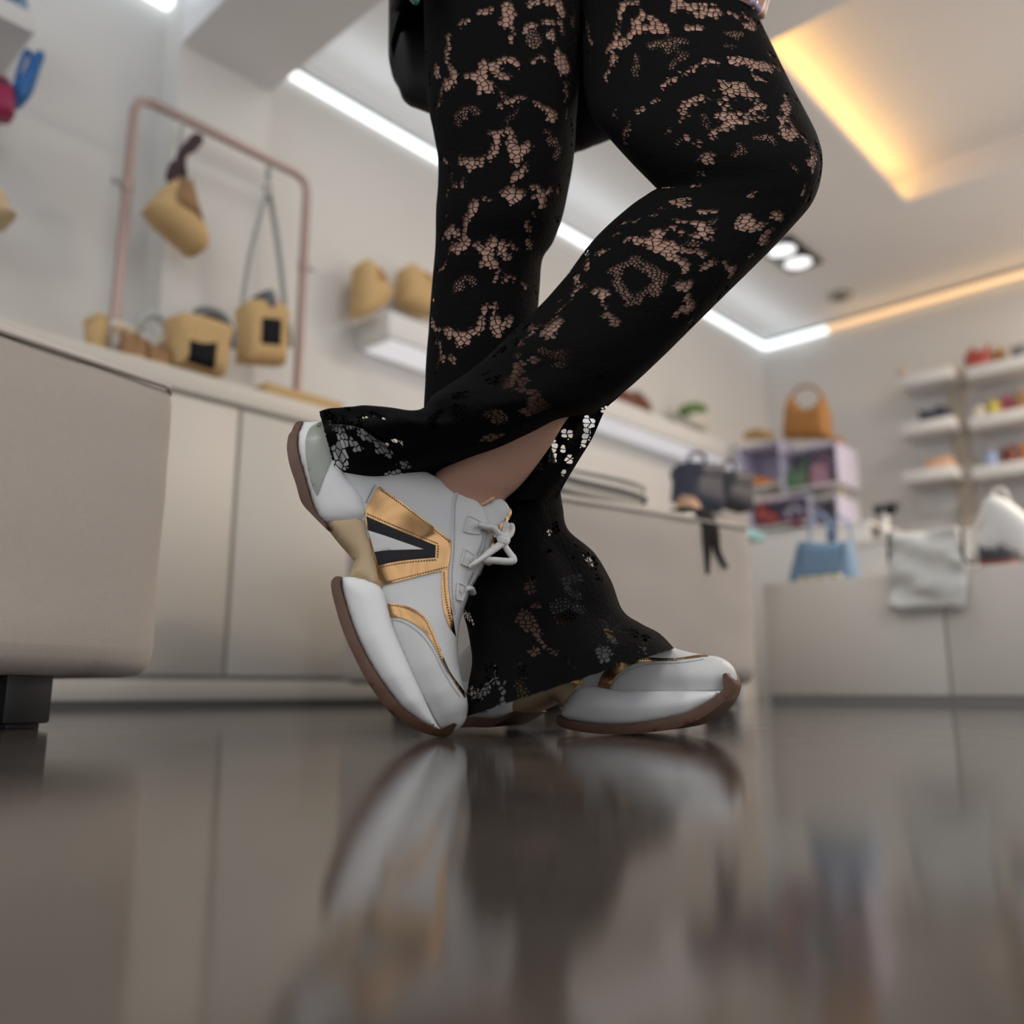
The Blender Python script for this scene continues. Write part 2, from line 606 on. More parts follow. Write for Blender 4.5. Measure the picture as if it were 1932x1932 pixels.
# dark bars along the open shop front, added unseen for reflections in the gold
for k, tq in enumerate((-3.5, -2.2, -.9, .4, 1.7, 2.7)):
    room_box('reflection_bar_1' if not k else 'reflection_bar_1.%03d' % k, -2.6, -2.52, tq - .05, tq + .05, 0, Z_CEIL, 'blackmetal')
for k, sq in enumerate((-1.2, .2, 1.6, 3.0, 4.4, 5.5)):
    room_box('reflection_bar_2' if not k else 'reflection_bar_2.%03d' % k, sq - .05, sq + .05, -3.6, -3.52, 0, Z_CEIL, 'blackmetal')
room_box('reflection_bar_3', -2.6, -2.52, -3.5, 2.7, 0, .35, 'blackmetal')

# twin spotlight and detector on the ceiling
p = at_z(1490, 478, Z_CEIL)
r = root('twin_spotlight', Vector(p) - Vector((0, 0, .012)), ROT_L, 'black framed twin spotlight recessed in the ceiling by the raised tray', 'ceiling light')
bm = bmesh.new()
bm_box(bm, -.21, .21, -.10, .10, -.004, .012, .004)
put_bm('frame', bm, 'blackmetal', r)
for sx in (-.1, .1):
    vs, fs = tube_geo([(sx, 0, .006), (sx, 0, -.010)], .075, 28)
    put('lamp', vs, fs, 'spot', r)
    vs, fs = tube_geo([(sx + .08 * math.cos(a), .08 * math.sin(a), -.006) for a in np.linspace(0, 2 * PI, 25)], .006, 6, cap=False)
    put('lamp_ring', vs, fs, 'blackmetal', r)
p = at_z(1585, 556, Z_CEIL)
r = root('smoke_detector', Vector(p) - Vector((0, 0, .03)), 0, 'small round grey smoke detector on the ceiling near the amber strip', 'detector')
vs, fs = tube_geo([(0, 0, .03), (0, 0, .012)], .075, 24)
put('base', vs, fs, 'steel', r)
vs, fs = tube_geo([(0, 0, .014), (0, 0, 0.0)], [.05, .035], 24)
put('sensor', vs, fs, 'greydark', r)

# ------------------------------------------------------------------ left cabinet run
CX0, CX1 = -1.3, 2.75
r = root('cabinet_run', stz(0, T_CAB, 0), ROT_L, 'long low cream cabinet run against the left wall under the pipe rack', 'cabinet')
box('carcass', (CX0, CX1, .012, .44, .05, .885), 'cabgap', r, bev=0)
box('worktop', (CX0, CX1, -.006, .445, .868, .93), 'cab', r, bev=.003)
box('plinth', (CX0, CX1, .022, .42, 0, .05), 'kick', r, bev=0)
box('bottom_rail', (CX0, CX1, 0, .02, .018, .072), 'cab', r, bev=.002)
xs = [CX0, -.43, .435, 1.295, 2.155, CX1]
for a, b2 in zip(xs[:-1], xs[1:]):
    box('door', (a + .006, b2 - .006, 0, .02, .084, .855), 'cab', r, bev=.003)


# generic traced solid on a wall-parallel plane --------------------------------
def frame_pts(poly, plane, val):
    """pixels -> (across, height) metres on the plane t=val or s=val"""
    out = []
    for x, y in poly:
        if plane == 't':
            p = at_t(x, y, val)
            out.append((p @ U3, p[2]))
        else:
            p = at_s(x, y, val)
            out.append((-(p @ N3), p[2]))
    return np.array(out)


def wall_root(name, c, plane, val, label, cat, group=None):
    loc = stz(c[0], val, c[1]) if plane == 't' else stz(val, -c[0], c[1])
    return root(name, loc, ROT_L if plane == 't' else ROT_R, label, cat, group)


class Thing:
    """a thing built on a plane parallel to a wall; its parts are given by outlines at their real distance"""
    def __init__(s, name, label, cat, plane, val, base, group=None, z=None):
        c = frame_pts([base], plane, val)[0]
        if z is not None:
            c = np.array((c[0], z))
        s.c, s.plane, s.val = c, plane, val
        s.dz = 0
        s.r = wall_root(name, c, plane, val, label, cat, group)

    def pts(s, poly, val=None):
        return frame_pts(poly, s.plane, s.val if val is None else val) - s.c

    def solid(s, name, poly, th, m, r=None, lat=0.0, n=4, sharp=60, e0=.45, g=None):
        P = soft(s.pts(poly, s.val + lat), n, sharp)
        size = np.ptp(P, axis=0).max()
        geo = inflate(P, th / 2, r or th * .8, e0, g or max(size / 14, .006), lat)
        return put_solid(name, geo, m, s.r)

    def tube(s, name, path, rad, m, lat=0.0, n=8, sp=5, flat=1.0):
        P = s.pts(path, s.val + lat)
        return tube(name, [(p[0], lat, p[1]) for p in P], rad, m, s.r, n, sp, flat)


# pipe rack --------------------------------------------------------------------
TR = 2.5
r = root('garment_rack', stz(1.3, TR, .93), ROT_L, 'dusty copper pipe rack standing on the cream cabinet run', 'rack')
sL, sR, zT = .988 - 1.3, 1.611 - 1.3, 1.835 - .93
tube('frame_pipe', [(sL, 0, 0.004), (sL, 0, zT - .05), (sL + .012, 0, zT - .015), (sL + .05, 0, zT), (sR - .05, 0, zT), (sR - .012, 0, zT - .015), (sR, 0, zT - .05), (sR, 0, .004)],
     .0155, 'copper', r, 14)
for sx, z in ((sL, .60), (sR, .57)):
    sg = -1 if sx < 0 else 1
    tube('clamp_collar', [(sx, 0, z - .02), (sx, 0, z + .02)], .019, 'copper', r, 14)
    tube('thumb_screw', [(sx, 0, z), (sx + sg * .045, 0, z)], .009, 'steel', r, 10)
    tube('foot_flange', [(sx, 0, 0), (sx, 0, .012)], .04, 'copper', r, 18)

# things hanging on it
T2 = Thing('straw_bag', 'tan straw bag with dark twisted scarf hanging from the pipe rack', 'bag', 't', TR - .03, (335, 480))
T2.solid('body', [(275, 395), (300, 362), (322, 345), (348, 352), (362, 395), (385, 455), (378, 478), (360, 478), (330, 450), (300, 425)], .14, 'straw', lat=0, r=.07)
T2.solid('brown_side', [(308, 385), (326, 345), (348, 352), (360, 400), (372, 440), (345, 420), (320, 408)], .165, 'strawdark', r=.03)
T2.tube('strap', [(345, 228), (340, 265), (331, 345)], .012, 'greystrap', flat=.3)
for pa in ([(378, 258), (352, 280), (338, 300), (330, 350)], [(368, 270), (345, 290), (345, 320), (352, 352)], [(336, 310), (322, 330), (326, 350)]):
    T2.tube('scarf', pa, [.012, .019, .02, .017, .016, .015, .015, .014, .013, .012, .012, .012, .01, .01, .01, .01][:(len(pa) - 1) * 5 + 1], 'scarf', lat=-.02)
T3 = Thing('crossbody_bag', 'boxy straw bag with black square panel hanging by a long grey strap', 'bag', 't', TR - .05, (492, 690))
T3.solid('body', [(452, 578), (470, 568), (520, 575), (540, 590), (532, 690), (452, 684)], .10, 'straw', r=.03, sharp=40)
T3.solid('black_panel', [(475, 602), (520, 606), (518, 664), (472, 660)], .115, 'blackpatch', r=.02, sharp=40)
T3.solid('clasp', [(485, 555), (500, 550), (510, 575), (505, 592), (488, 588)], .12, 'greydark', r=.02)
for pa in ([(506, 312), (505, 355), (490, 410), (470, 490), (456, 580)], [(506, 312), (507, 355), (518, 420), (530, 510), (538, 590)]):
    T3.tube('strap', pa, .016, 'greystrap', flat=.25)
T3.tube('strap_tail', [(538, 590), (546, 620), (548, 655)], .013, 'greystrap', flat=.3)
T3.tube('strap_ring', [(498, 352), (505, 364), (513, 354), (505, 346), (498, 352)], .007, 'steel', lat=-.01)

# things standing on the cabinet top
ZC = .93
T4 = Thing('straw_tote', 'tan straw tote with black front panel and grey handle on the cabinet', 'bag', 't', 2.35, (375, 700), z=ZC)
T4.solid('body', [(318, 600), (345, 594), (400, 608), (432, 624), (415, 712), (322, 690)], .11, 'straw', r=.03, sharp=40)
T4.solid('black_panel', [(336, 642), (352, 648), (372, 652), (398, 648), (392, 706), (334, 690)], .125, 'blackpatch', r=.02, sharp=40)
T4.tube('handle', [(372, 600), (376, 590), (395, 588), (420, 600), (436, 630), (438, 655)], .016, 'greydark', lat=-.03, n=10)
T4.tube('handle', [(372, 600), (378, 592), (396, 592), (418, 606), (432, 640)], .013, 'greydark', lat=.03, n=10)
T5 = Thing('ring_bag', 'pale pouch with round white ring handle behind the straw tote', 'bag', 't', 2.44, (288, 690), z=ZC)
T5.tube('ring_handle', [(264, 622), (266, 604), (282, 593), (300, 597), (312, 614), (312, 634), (304, 642)], .013, 'greystrap', n=10)
T5.solid('body', [(262, 625), (285, 640), (312, 632), (318, 700), (258, 690)], .06, 'cream', r=.03)
T6 = Thing('straw_cup', 'small tan straw basket at the left end behind the ottoman', 'basket', 't', 2.42, (180, 690), z=ZC)
T6.solid('body', [(163, 604), (178, 595), (198, 602), (196, 680), (168, 670)], .07, 'straw', r=.03)
T6.solid('rim', [(161, 600), (178, 592), (200, 599), (198, 612), (178, 606), (162, 612)], .078, 'strawpale', r=.02)


def slipper(name, label, plane, val, toe, heel, z, m1, m2, cat='shoe', group=None, h=.045, wid=.036, flipx=1):
    """small flat shoe standing on a surface at height z: sole, upper, opening rim"""
    a = frame_pts([toe], plane, val)[0][0]
    b2 = frame_pts([heel], plane, val)[0][0]
    c0 = ((a + b2) / 2, z)
    L = a - b2
    rr = wall_root(name, c0, plane, val, label, cat, group)
    sg = 1 if L > 0 else -1
    L = abs(L)
    nx = 14
    xs = np.linspace(-L / 2, L / 2, nx)
    pw = [wid * (0.55 + .45 * math.sin(PI * min(1, .15 + .6 * i / (nx - 1)))) * (1 - (2 * i / (nx - 1) - 1) ** 8) ** .5 + .004 for i in range(nx)]
    V, Fq = [], []
    for i, x in enumerate(xs):
        for y, zz in ((-pw[i], 0), (-pw[i], .012), (pw[i], .012), (pw[i], 0)):
            V.append((x * sg, y, zz))
    for i in range(nx - 1):
        for k in range(4):
            q = i * 4 + k
            q2 = i * 4 + (k + 1) % 4
            Fq.append((q, q2, q2 + 4, q + 4))
    Fq += [(3, 2, 1, 0), tuple((nx - 1) * 4 + k for k in range(4))]
    put('sole', V, Fq, m2, rr)
    V, Fq = [], []
    ns = 9
    for i, x in enumerate(xs):
        f = i / (nx - 1)
        top = h * (1.0 if f < .12 else .75 if f < .55 else 1.05 - 1.1 * (f - .6)) + .004
        closed = f > .5 or f < .12
        for k in range(ns):
            a2 = PI * k / (ns - 1)
            yy = -math.cos(a2)
            zz = math.sin(a2) ** (.6 if closed else .25)
            if not closed and 2 < k < ns - 3:
                zz = .35
            V.append((x * sg, yy * pw[i] * .96, .012 + zz * top))
    for i in range(nx - 1):
        for k in range(ns - 1):
            q = i * ns + k
            Fq.append((q, q + 1, q + ns + 1, q + ns))
    put('upper', V, Fq, m1, rr)
    return rr


slipper('woven_slipper', 'brown woven slipper on the cabinet beside the ring handled pouch', 't', 2.36, (318, 668), (272, 652), ZC, 'strawdark', 'straw', h=.065)
slipper('woven_slipper', 'tan woven slipper on the cabinet nearest the ottoman corner', 't', 2.36, (272, 660), (228, 640), ZC, 'strawdark', 'strawpale', h=.075)
T7 = Thing('cream_pouch', 'cream crumpled pouch at the foot of the left rack post', 'pouch', 't', 2.455, (222, 690), z=ZC)
T7.solid('body', [(196, 618), (214, 606), (240, 616), (262, 628), (258, 680), (200, 670)], .07, 'cream', r=.04)
T7.solid('flap', [(200, 622), (216, 612), (256, 630), (246, 645), (206, 640)], .08, 'strawpale', r=.02)
r7 = root('straw_tray', stz(1.535, 2.345, ZC), ROT_L, 'low pale straw tray in front of the right rack post', 'tray')
box('base', (-.15, .12, -.035, .06, 0, .012), 'strawpale', r7)
for b4 in ((-.15, .12, -.043, -.033, 0, .036), (-.15, .12, .06, .07, 0, .036), (-.158, -.148, -.043, .07, 0, .036), (.118, .128, -.043, .07, 0, .036)):
    box('rim', b4, 'straw', r7)

# ------------------------------------------------------------------ shelves on the left wall
r = root('wall_shelf', stz(3.5, T_WALL, 1.38), ROT_L, 'long white wall shelf behind the legs with a lit underside', 'shelf')
box('board', (2.03 - 3.5, 4.95 - 3.5, -.21, 0, 0, .105), 'white', r, bev=.004)
box('underside_glow', (2.06 - 3.5, 4.9 - 3.5, -.19, -.02, -.006, .0), 'shelfglow', r, bev=0)  # glowing sheet that imitates the diffusely lit underside of the board
ZS = 1.486
for nm, lab, poly, side in (
    ('woven_bag', 'pointed tan woven bag at the left end of the lit wall shelf', [(672, 508), (690, 496), (704, 506), (736, 560), (705, 590), (668, 600)], [(690, 508), (704, 508), (722, 540), (690, 548)]),
    ('woven_bag', 'tan woven bag on the lit wall shelf half hidden by the trouser leg', [(757, 512), (775, 505), (800, 520), (840, 540), (838, 600), (790, 592), (756, 570)], [(775, 512), (800, 524), (818, 545), (790, 540)])):
    T8 = Thing(nm, lab, 'bag', 't', 2.64, (poly[-1][0] + 20, 600), z=ZS)
    T8.solid('body', poly, .12, 'straw', r=.06)
    T8.solid('leather_patch', side, .128, 'camel', r=.03)
    cx, cy = poly[1]
    T8.tube('handle', [(cx - 8, cy + 14), (cx - 3, cy - 4), (cx + 14, cy), (cx + 20, cy + 24)], .006, 'straw', lat=.03)
slipper('leather_pump', 'chestnut leather pump on the long wall shelf beside the knee', 't', 2.6, (1222, 760), (1160, 730), ZS + .002, 'brown', 'brown', h=.10, wid=.05)
T9 = Thing('sandal_display', 'cream sandal with green top on the long wall shelf', 'shoe', 't', 2.6, (1310, 800), z=ZS)
T9.solid('body', [(1292, 778), (1318, 778), (1332, 800), (1326, 816), (1296, 800)], .09, 'cream', r=.04)
T9.solid('green_strap', [(1288, 768), (1302, 760), (1322, 764), (1326, 780), (1306, 786), (1290, 784)], .10, 'leafgreen', r=.04)

# stacked shelves at the far left
for i, (z0, th, lab) in enumerate(((1.86, .06, 'topmost'), (1.60, .055, 'middle'), (1.31, .055, 'lowest'))):
    r = root('wall_shelf', stz(.2, T_WALL, z0), ROT_L, '%s white shelf on the left wall at the left edge' % lab, 'shelf')
    box('board', (-.9, (.69, .66, .64)[i] - .2, -.27, 0, 0, th), 'white', r, bev=.004)
    box('bracket', (.28, .30, -.2, 0, -.03, 0), 'white', r, bev=.002)
T10 = Thing('blue_bag', 'denim blue bag standing on the topmost left shelf', 'bag', 't', 2.56, (15, 55), z=1.922)
T10.solid('body', [(-60, -40), (42, -28), (46, 34), (44, 62), (-60, 20)], .12, 'blue', r=.03, sharp=40)
T10.solid('pocket', [(-40, -10), (30, -2), (32, 30), (-40, 12)], .135, 'bluedark', r=.02, sharp=40)
T11 = Thing('cobalt_bag', 'slanted cobalt blue bag hanging between two left shelves', 'bag', 't', 2.50, (45, 190), z=1.657)
T11.solid('body', [(22, 165), (36, 150), (50, 128), (58, 108), (70, 100), (80, 112), (70, 140), (55, 185), (40, 200), (24, 200)], .10, 'cobalt', r=.04)
T11.tube('handle', [(58, 108), (52, 96), (40, 120), (30, 158)], .007, 'cobalt')
T12 = Thing('magenta_bag', 'magenta bag at the left edge on the middle left shelf', 'bag', 't', 2.50, (-10, 225), z=1.657)
T12.solid('body', [(-50, 140), (6, 152), (22, 185), (22, 228), (-50, 215)], .10, 'magenta', r=.04)
T12.solid('flap', [(-50, 145), (6, 156), (18, 185), (-50, 180)], .112, 'plum', r=.03)
T13 = Thing('beige_hat', 'beige straw hat on the lowest left shelf', 'hat', 't', 2.55, (-20, 420), z=1.366)
T13.solid('crown', [(-60, 350), (-10, 362), (8, 385), (10, 420), (-60, 410)], .12, 'strawpale', r=.06)
T13.solid('brim', [(-80, 402), (0, 408), (18, 414), (18, 426), (-80, 420)], .18, 'strawpale', r=.02)

# ------------------------------------------------------------------ ottomans
def ottoman(label, corner, e1, L, D, zb, zt, legs):
    """rounded upholstered block: e1 runs along the visible front, the depth lies to its left"""
    e1 = Vector((*e1, 0)).normalized()
    r = root('ottoman', (corner[0], corner[1], 0), math.atan2(e1.y, e1.x), label, 'ottoman')
    bm = bmesh.new()
    bm_box(bm, 0, L, 0, D, zb, zt, .035, 4)
    for k in range(1, 22):
        bmesh.ops.bisect_plane(bm, geom=list(bm.verts) + list(bm.edges) + list(bm.faces), plane_co=(L * k / 22, 0, 0), plane_no=(1, 0, 0))
    for k in range(1, 12):
        bmesh.ops.bisect_plane(bm, geom=list(bm.verts) + list(bm.edges) + list(bm.faces), plane_co=(0, 0, zb + (zt - zb) * k / 12), plane_no=(0, 0, 1))
    for v in bm.verts:
        fx, fz = v.co.x / L, (v.co.z - zb) / (zt - zb)
        bulge = math.sin(PI * min(1, max(0, fx))) * math.sin(PI * min(1, max(0, fz)))
        if v.co.y < .03:
            v.co.y -= .008 * bulge + .0035 * noise.noise((v.co.x * 9, 3, v.co.z * 14))
        wr = max(0, 1 - min(fx, 1 - fx) * 9) * max(0, 1 - abs(fz - .68) * 3.2)
        v.co += Vector((0, -1, 0)) * .006 * wr * math.sin((v.co.z + v.co.x * .6) * 95)
        if fz > .9:
            v.co.z += .006 * math.sin(PI * fx) + .003 * noise.noise((v.co.x * 5, v.co.y * 5, 0))
        if fz < .08:
            v.co.z += .004 * noise.noise((v.co.x * 11, v.co.y * 11, 5)) - .004 * (fx < .06 or fx > .94)
    put_bm('cushion', bm, 'linen', r, auto=70)
    zr = zt - .016
    path = []
    for cx, cy, a0 in ((L - .035, .035, -PI / 2), (L - .035, D - .035, 0), (.035, D - .035, PI / 2), (.035, .035, PI)):
        for k in range(6):
            a = a0 + k * PI / 10
            path.append((cx + .031 * math.cos(a), cy + .031 * math.sin(a) - (.006 if cy < .1 and abs(math.cos(a)) < .5 else 0), zr))
    path.append(path[0])
    tube('piping', path, .0035, 'linen', r, 8, 0)
    for lx, ly in legs:
        bm = bmesh.new()
        bm_box(bm, lx - .028, lx + .028, ly - .028, ly + .028, .006, zb + .02, .003)
        put_bm('leg', bm, 'blackleg', r)
        box('glide', (lx - .02, lx + .02, ly - .02, ly + .02, 0, .008), 'blackleg', r, bev=.001)
    return r


d1 = Vector((.53, .85)).normalized()
L1, D1 = .95, .52
c1 = Vector((-.452, 1.172)) - d1 * L1
ottoman('cream upholstered ottoman cut by the left edge, nearest the camera', c1, d1, L1, D1, .062, .462,
        [(L1 - .155, .06), (L1 - .155, D1 - .06), (.10, .06), (.10, D1 - .06)])
d2 = Vector((.81, .588)).normalized()
ottoman('cream upholstered ottoman behind the legs with striped bag on top', (.0, 1.81), d2, .77, .80, .062, .468,
        [(.08, .07), (.69, .07), (.08, .56), (.69, .73)])


def on_otto(a, b2, z):
    n2 = Vector((-d2.y, d2.x))
    p = Vector((0, 1.81)) + d2 * a + n2 * b2
    return (p.x, p.y, z)


ROT_O = math.atan2(d2.y, d2.x)
# striped soft bag lying on the ottoman
r = root('striped_bag', on_otto(.325, .20, .476), ROT_O, 'cream soft bag with dark stripes lying on the far ottoman', 'bag')


def loaf(L, D, H, nx=22, na=20, infl=0.0, x0=0.0, x1=1.0):
    V, Fq = [], []
    for i in range(nx):
        f = x0 + (x1 - x0) * i / (nx - 1)
        e = (1 - abs(2 * f - 1) ** 5) ** .5 if 0 < f < 1 else .0
        e = max(e, .12)
        for k in range(na):
            a = 2 * PI * k / na
            cy, sz = math.cos(a), math.sin(a)
            y = math.copysign(abs(cy) ** .7, cy) * (D / 2 * e + infl)
            zz = H / 2 + math.copysign(abs(sz) ** .7, sz) * (H / 2 * e + infl)
            V.append(((f - .5) * L, y, zz))
    for i in range(nx - 1):
        for k in range(na):
            a, b2 = i * na + k, i * na + (k + 1) % na
            Fq.append((a, b2, b2 + na, a + na))
    Fq += [tuple(range(na - 1, -1, -1)), tuple((nx - 1) * na + k for k in range(na))]
    return V, Fq


put('body', *loaf(.40, .22, .092), 'cream', r)
for zz, hh in ((.082, .0055), (.050, .0065), (.017, .005)):
    V, Fq = [], []
    na = 60
    for k in range(na):
        a = 2 * PI * k / na
        for dz2 in (-hh, hh):
            z2 = zz + dz2 + .006 * math.sin(a * 2 + 1) - .012 * math.cos(a)
            s2 = max(0.0, 1 - abs((z2 - .046) / .046) ** 2.86) ** (1 / 2.86) if abs(z2 - .046) < .046 else .3
            ex = abs(math.cos(a)) ** .55
            ey = abs(math.sin(a)) ** .55
            V.append((math.copysign(ex, math.cos(a)) * (.202 * (.9 + .1 * s2)), math.copysign(ey, math.sin(a)) * (.112 * s2 + .004), z2))
    for k in range(na):
        a, b2 = 2 * k, 2 * ((k + 1) % na)
        Fq.append((a, b2, b2 + 1, a + 1))
    put('stripe', V, Fq, 'greydark' if zz > .07 else 'charcoal', r)
# black sash hanging over the ottoman edge
r = root('black_sash', on_otto(.585, .02, .475), ROT_O, 'black fabric sash hanging down the front of the far ottoman', 'scarf')
for pa, w0 in (([(.0, .14, .012), (.0, .03, .014), (.002, -.012, -.005), (.004, -.024, -.04), (.0, -.027, -.09), (-.004, -.027, -.155)], .018),
               ([(.012, .12, .016), (.015, .03, .018), (.022, -.012, .0), (.03, -.026, -.04), (.034, -.028, -.09), (.055, -.03, -.125), (.066, -.03, -.135)], .014)):
    P = catmull(pa, 5)
    n = len(P)
    V, Fq = [], []
    for i, q in enumerate(P):
        w2 = 1.35 * w0 * (1 - .75 * (i / (n - 1)) ** 2)
        for sx, dy in ((-1, 0), (1, 0), (1, .004), (-1, .004)):
            V.append((q[0] + sx * w2, q[1] + dy, q[2] + (dy if i < n * .4 else 0)))
    for i in range(n - 1):
        for k in range(4):
            a, b2 = i * 4 + k, i * 4 + (k + 1) % 4
            Fq.append((a, b2, b2 + 4, a + 4))
    Fq += [(3, 2, 1, 0), tuple((n - 1) * 4 + k for k in range(4))]
    put('sash_tail', V, Fq, 'blackpatch', r)

# turquoise glass display table behind the far ottoman, with two dark handbags
tp = at_t(1330, 950, 1.58)
r = root('glass_table', (tp[0], tp[1], 0), ROT_L, 'low display table with turquoise glass top behind the far ottoman', 'table')
ztab = .575
box('glass_top', (-.42, .12, -.16, .30, ztab - .03, ztab), 'teal', r, bev=.003)
for lx, ly in ((-.39, -.13), (-.06, -.13), (-.39, .27), (-.06, .27)):
    box('leg', (lx - .015, lx + .015, ly - .015, ly + .015, 0, ztab - .03), 'white', r)
for nm, lab, x0, x1, y0, hs, m2 in (('handbag', 'navy handbag with arched handle on the turquoise table', 1286, 1348, 866, 1, 'navy'),
                                    ('handbag', 'charcoal handbag beside the navy one on the turquoise table', 1352, 1404, 882, 1, 'charcoal')):
    TB = Thing(nm, lab, 'bag', 't', 1.60, ((x0 + x1) / 2, 960), z=ztab + .001)
    b0 = 968
    TB.solid('body', [(x0 + 4, y0 + 8), (x1 - 6, y0 + 12), (x1, b0), (x0 - 2, b0 - 20)], .12, m2, r=.04, sharp=40)
    TB.solid('flap', [(x0 + 5, y0 + 8), (x1 - 7, y0 + 12), (x1 - 8, y0 + 45), (x0 + 4, y0 + 40)], .135, m2, r=.02, sharp=40)
    TB.tube('handle', [(x0 + 12, y0 + 14), (x0 + 18, y0 - 10), (x1 - 22, y0 - 8), (x1 - 16, y0 + 16)], .007, m2)
slipper('tan_pump', 'small tan pump in front of the navy handbag', 't', 1.46, (1306, 940), (1288, 938), ztab + .001, 'peach', 'brown', h=.05)

# ------------------------------------------------------------------ right plinth and what stands on it
SP = 3.0
ZP = .425
r = root('display_plinth', stz(SP, -.2, 0), ROT_R, 'low cream display plinth on the right under the blue tote', 'plinth')
t_l = at_s(1437, 1106, SP) @ N3
xl = -(t_l + .2)
joints = [xl, xl + .62, xl + 1.45, xl + 2.4, xl + 3.2]
box('carcass', (xl + .01, joints[-1], .015, .70, .02, ZP - .01), 'cabgap', r, bev=0)
for a, b2 in zip(joints[:-1], joints[1:]):
    box('front_panel', (a + .003, b2 - .003, 0, .02, .028, ZP), 'plinth', r, bev=.003)
box('end_panel', (xl, xl + .02, .02, .70, .028, ZP), 'plinth', r, bev=.003)
box('top', (xl, joints[-1], .018, .70, ZP - .012, ZP), 'plinth', r, bev=.002)
box('kickboard', (xl + .01, joints[-1], .006, .02, 0, .03), 'kick', r, bev=0)
# taller back step
SB = 3.72
r = root('display_step', stz(SB, -.2, 0), ROT_R, 'pale step rising behind the low plinth', 'plinth')
zst = float(at_s(1700, 1012, SB)[2])
a0 = -(at_s(1500, 1000, SB) @ N3 + .2)
box('front_board', (a0, a0 + 3.6, 0, .02, 0, zst - .02), 'white', r, bev=.002)
box('top_board', (a0, a0 + 3.6, -.01, .40, zst - .02, zst), 'white', r, bev=.002)
# pedestal that carries the lilac cubes
SQ = 4.55
zq = float(at_s(1470, 1002, SQ)[2])
p0, p1 = -(at_s(1410, 1002, SQ) @ N3), -(at_s(1640, 1002, SQ) @ N3)
r = root('pedestal', stz(SQ, -(p0 + p1) / 2, 0), ROT_R, 'white pedestal under the lilac display cubes', 'plinth')
hw = (p1 - p0) / 2
box('front_board', (-hw, hw, 0, .02, 0, zq - .02), 'white', r, bev=.003)
box('top_board', (-hw, hw, -.005, .45, zq - .02, zq), 'white', r, bev=.003)


def cube(label, x0, x1, y0, y1, s, back='lilac'):
    """open acrylic display cube, seen from below the front"""
    A = frame_pts([(x0, y1), (x1, y0)], 's', s)
    xa, xb = A[0][0], A[1][0]
    za, zb = A[0][1], A[1][1]
    rr = wall_root('display_cube', ((xa + xb) / 2, za), 's', s, label, 'display cube')
    w2, h2, d2_, t2 = (xb - xa) / 2, zb - za, .26, .012
    box('side_panel', (-w2, -w2 + t2, 0, d2_, 0, h2), 'lilac', rr, bev=.002)
    box('side_panel', (w2 - t2, w2, 0, d2_, 0, h2), 'lilac', rr, bev=.002)
    box('top_panel', (-w2, w2, 0, d2_, h2 - t2, h2), back, rr, bev=.002)
    box('bottom_panel', (-w2, w2, 0, d2_, 0, t2), 'white', rr, bev=.002)
    box('back_panel', (-w2, w2, d2_, d2_ + t2, 0, h2), back, rr, bev=.002)
    return rr, za, zb


_, z1a, z1b = cube('lilac display cube on the pedestal holding red and magenta bags', 1412, 1526, 930, 1001, SQ + .02)
_, z2a, z2b = cube('upper left lilac display cube with an orange pouch inside', 1394, 1472, 830, 926, SQ + .02)
_, z3a, z3b = cube('upper right lilac display cube with green and pink bags inside', 1474, 1578, 832, 929, SQ + .02)
box_r, _, _ = cube('pale display cube on the pedestal under the green bag', 1528, 1580, 931, 1001, SQ + .02, 'white')


def little_bag(name, label, poly, s, m, handle=None, th=.09, z=None, strap=None, acc=None):
    T = Thing(name, label, 'bag', 's', s, ((poly[0][0] + poly[-1][0]) / 2, max(p[1] for p in poly)), z=z)
    T.solid('body', poly, th, m, r=th * .45, sharp=50)
    if handle:
        T.tube('handle', handle, .008 * s / 4, strap or m)
    if acc:
        T.solid('flap', acc[0], th * 1.12, acc[1], r=th * .3)
    return T


little_bag('camel_bag', 'tall camel bag with round handle opening above the lilac cubes', [(1481, 828), (1484, 780), (1492, 748), (1503, 762), (1512, 772), (1530, 772), (1546, 764), (1552, 745), (1563, 778), (1568, 828)], SQ + .12, 'camel',
           [(1490, 758), (1500, 738), (1520, 728), (1540, 734), (1556, 756)], th=.13, z=z3b + .001)
little_bag('tan_clutch', 'flat tan clutch on the upper left lilac cube', [(1404, 829), (1408, 815), (1432, 808), (1458, 814), (1462, 829)], SQ + .10, 'straw', z=z2b + .001, acc=([(1408, 818), (1432, 812), (1456, 818), (1432, 824)], 'camel'))
little_bag('orange_pouch', 'flat orange pouch lying in the upper left lilac cube', [(1400, 922), (1404, 908), (1425, 900), (1455, 903), (1468, 912), (1468, 923)], SQ + .10, 'orange', z=z2a + .013, acc=([(1406, 910), (1430, 904), (1460, 910), (1432, 916)], 'orange'))
little_bag('green_bag', 'sage green bag with upright strap in the upper right lilac cube', [(1478, 926), (1478, 890), (1502, 888), (1526, 886), (1526, 926)], SQ + .10, 'green', [(1508, 890), (1512, 868), (1520, 868), (1522, 890)], z=z3a + .013)
little_bag('pink_bag', 'mauve bag beside the sage green bag in the upper right lilac cube', [(1530, 925), (1531, 880), (1552, 876), (1570, 882), (1572, 925)], SQ + .10, 'pink', [(1540, 880), (1546, 862), (1558, 862), (1562, 880)], z=z3a + .013)
little_bag('red_bag', 'small brick red bag in the lower lilac cube', [(1430, 988), (1432, 955), (1440, 946), (1452, 966), (1468, 968), (1470, 990)], SQ + .08, 'red', [(1434, 956), (1440, 944), (1450, 962)], z=z1a + .013)
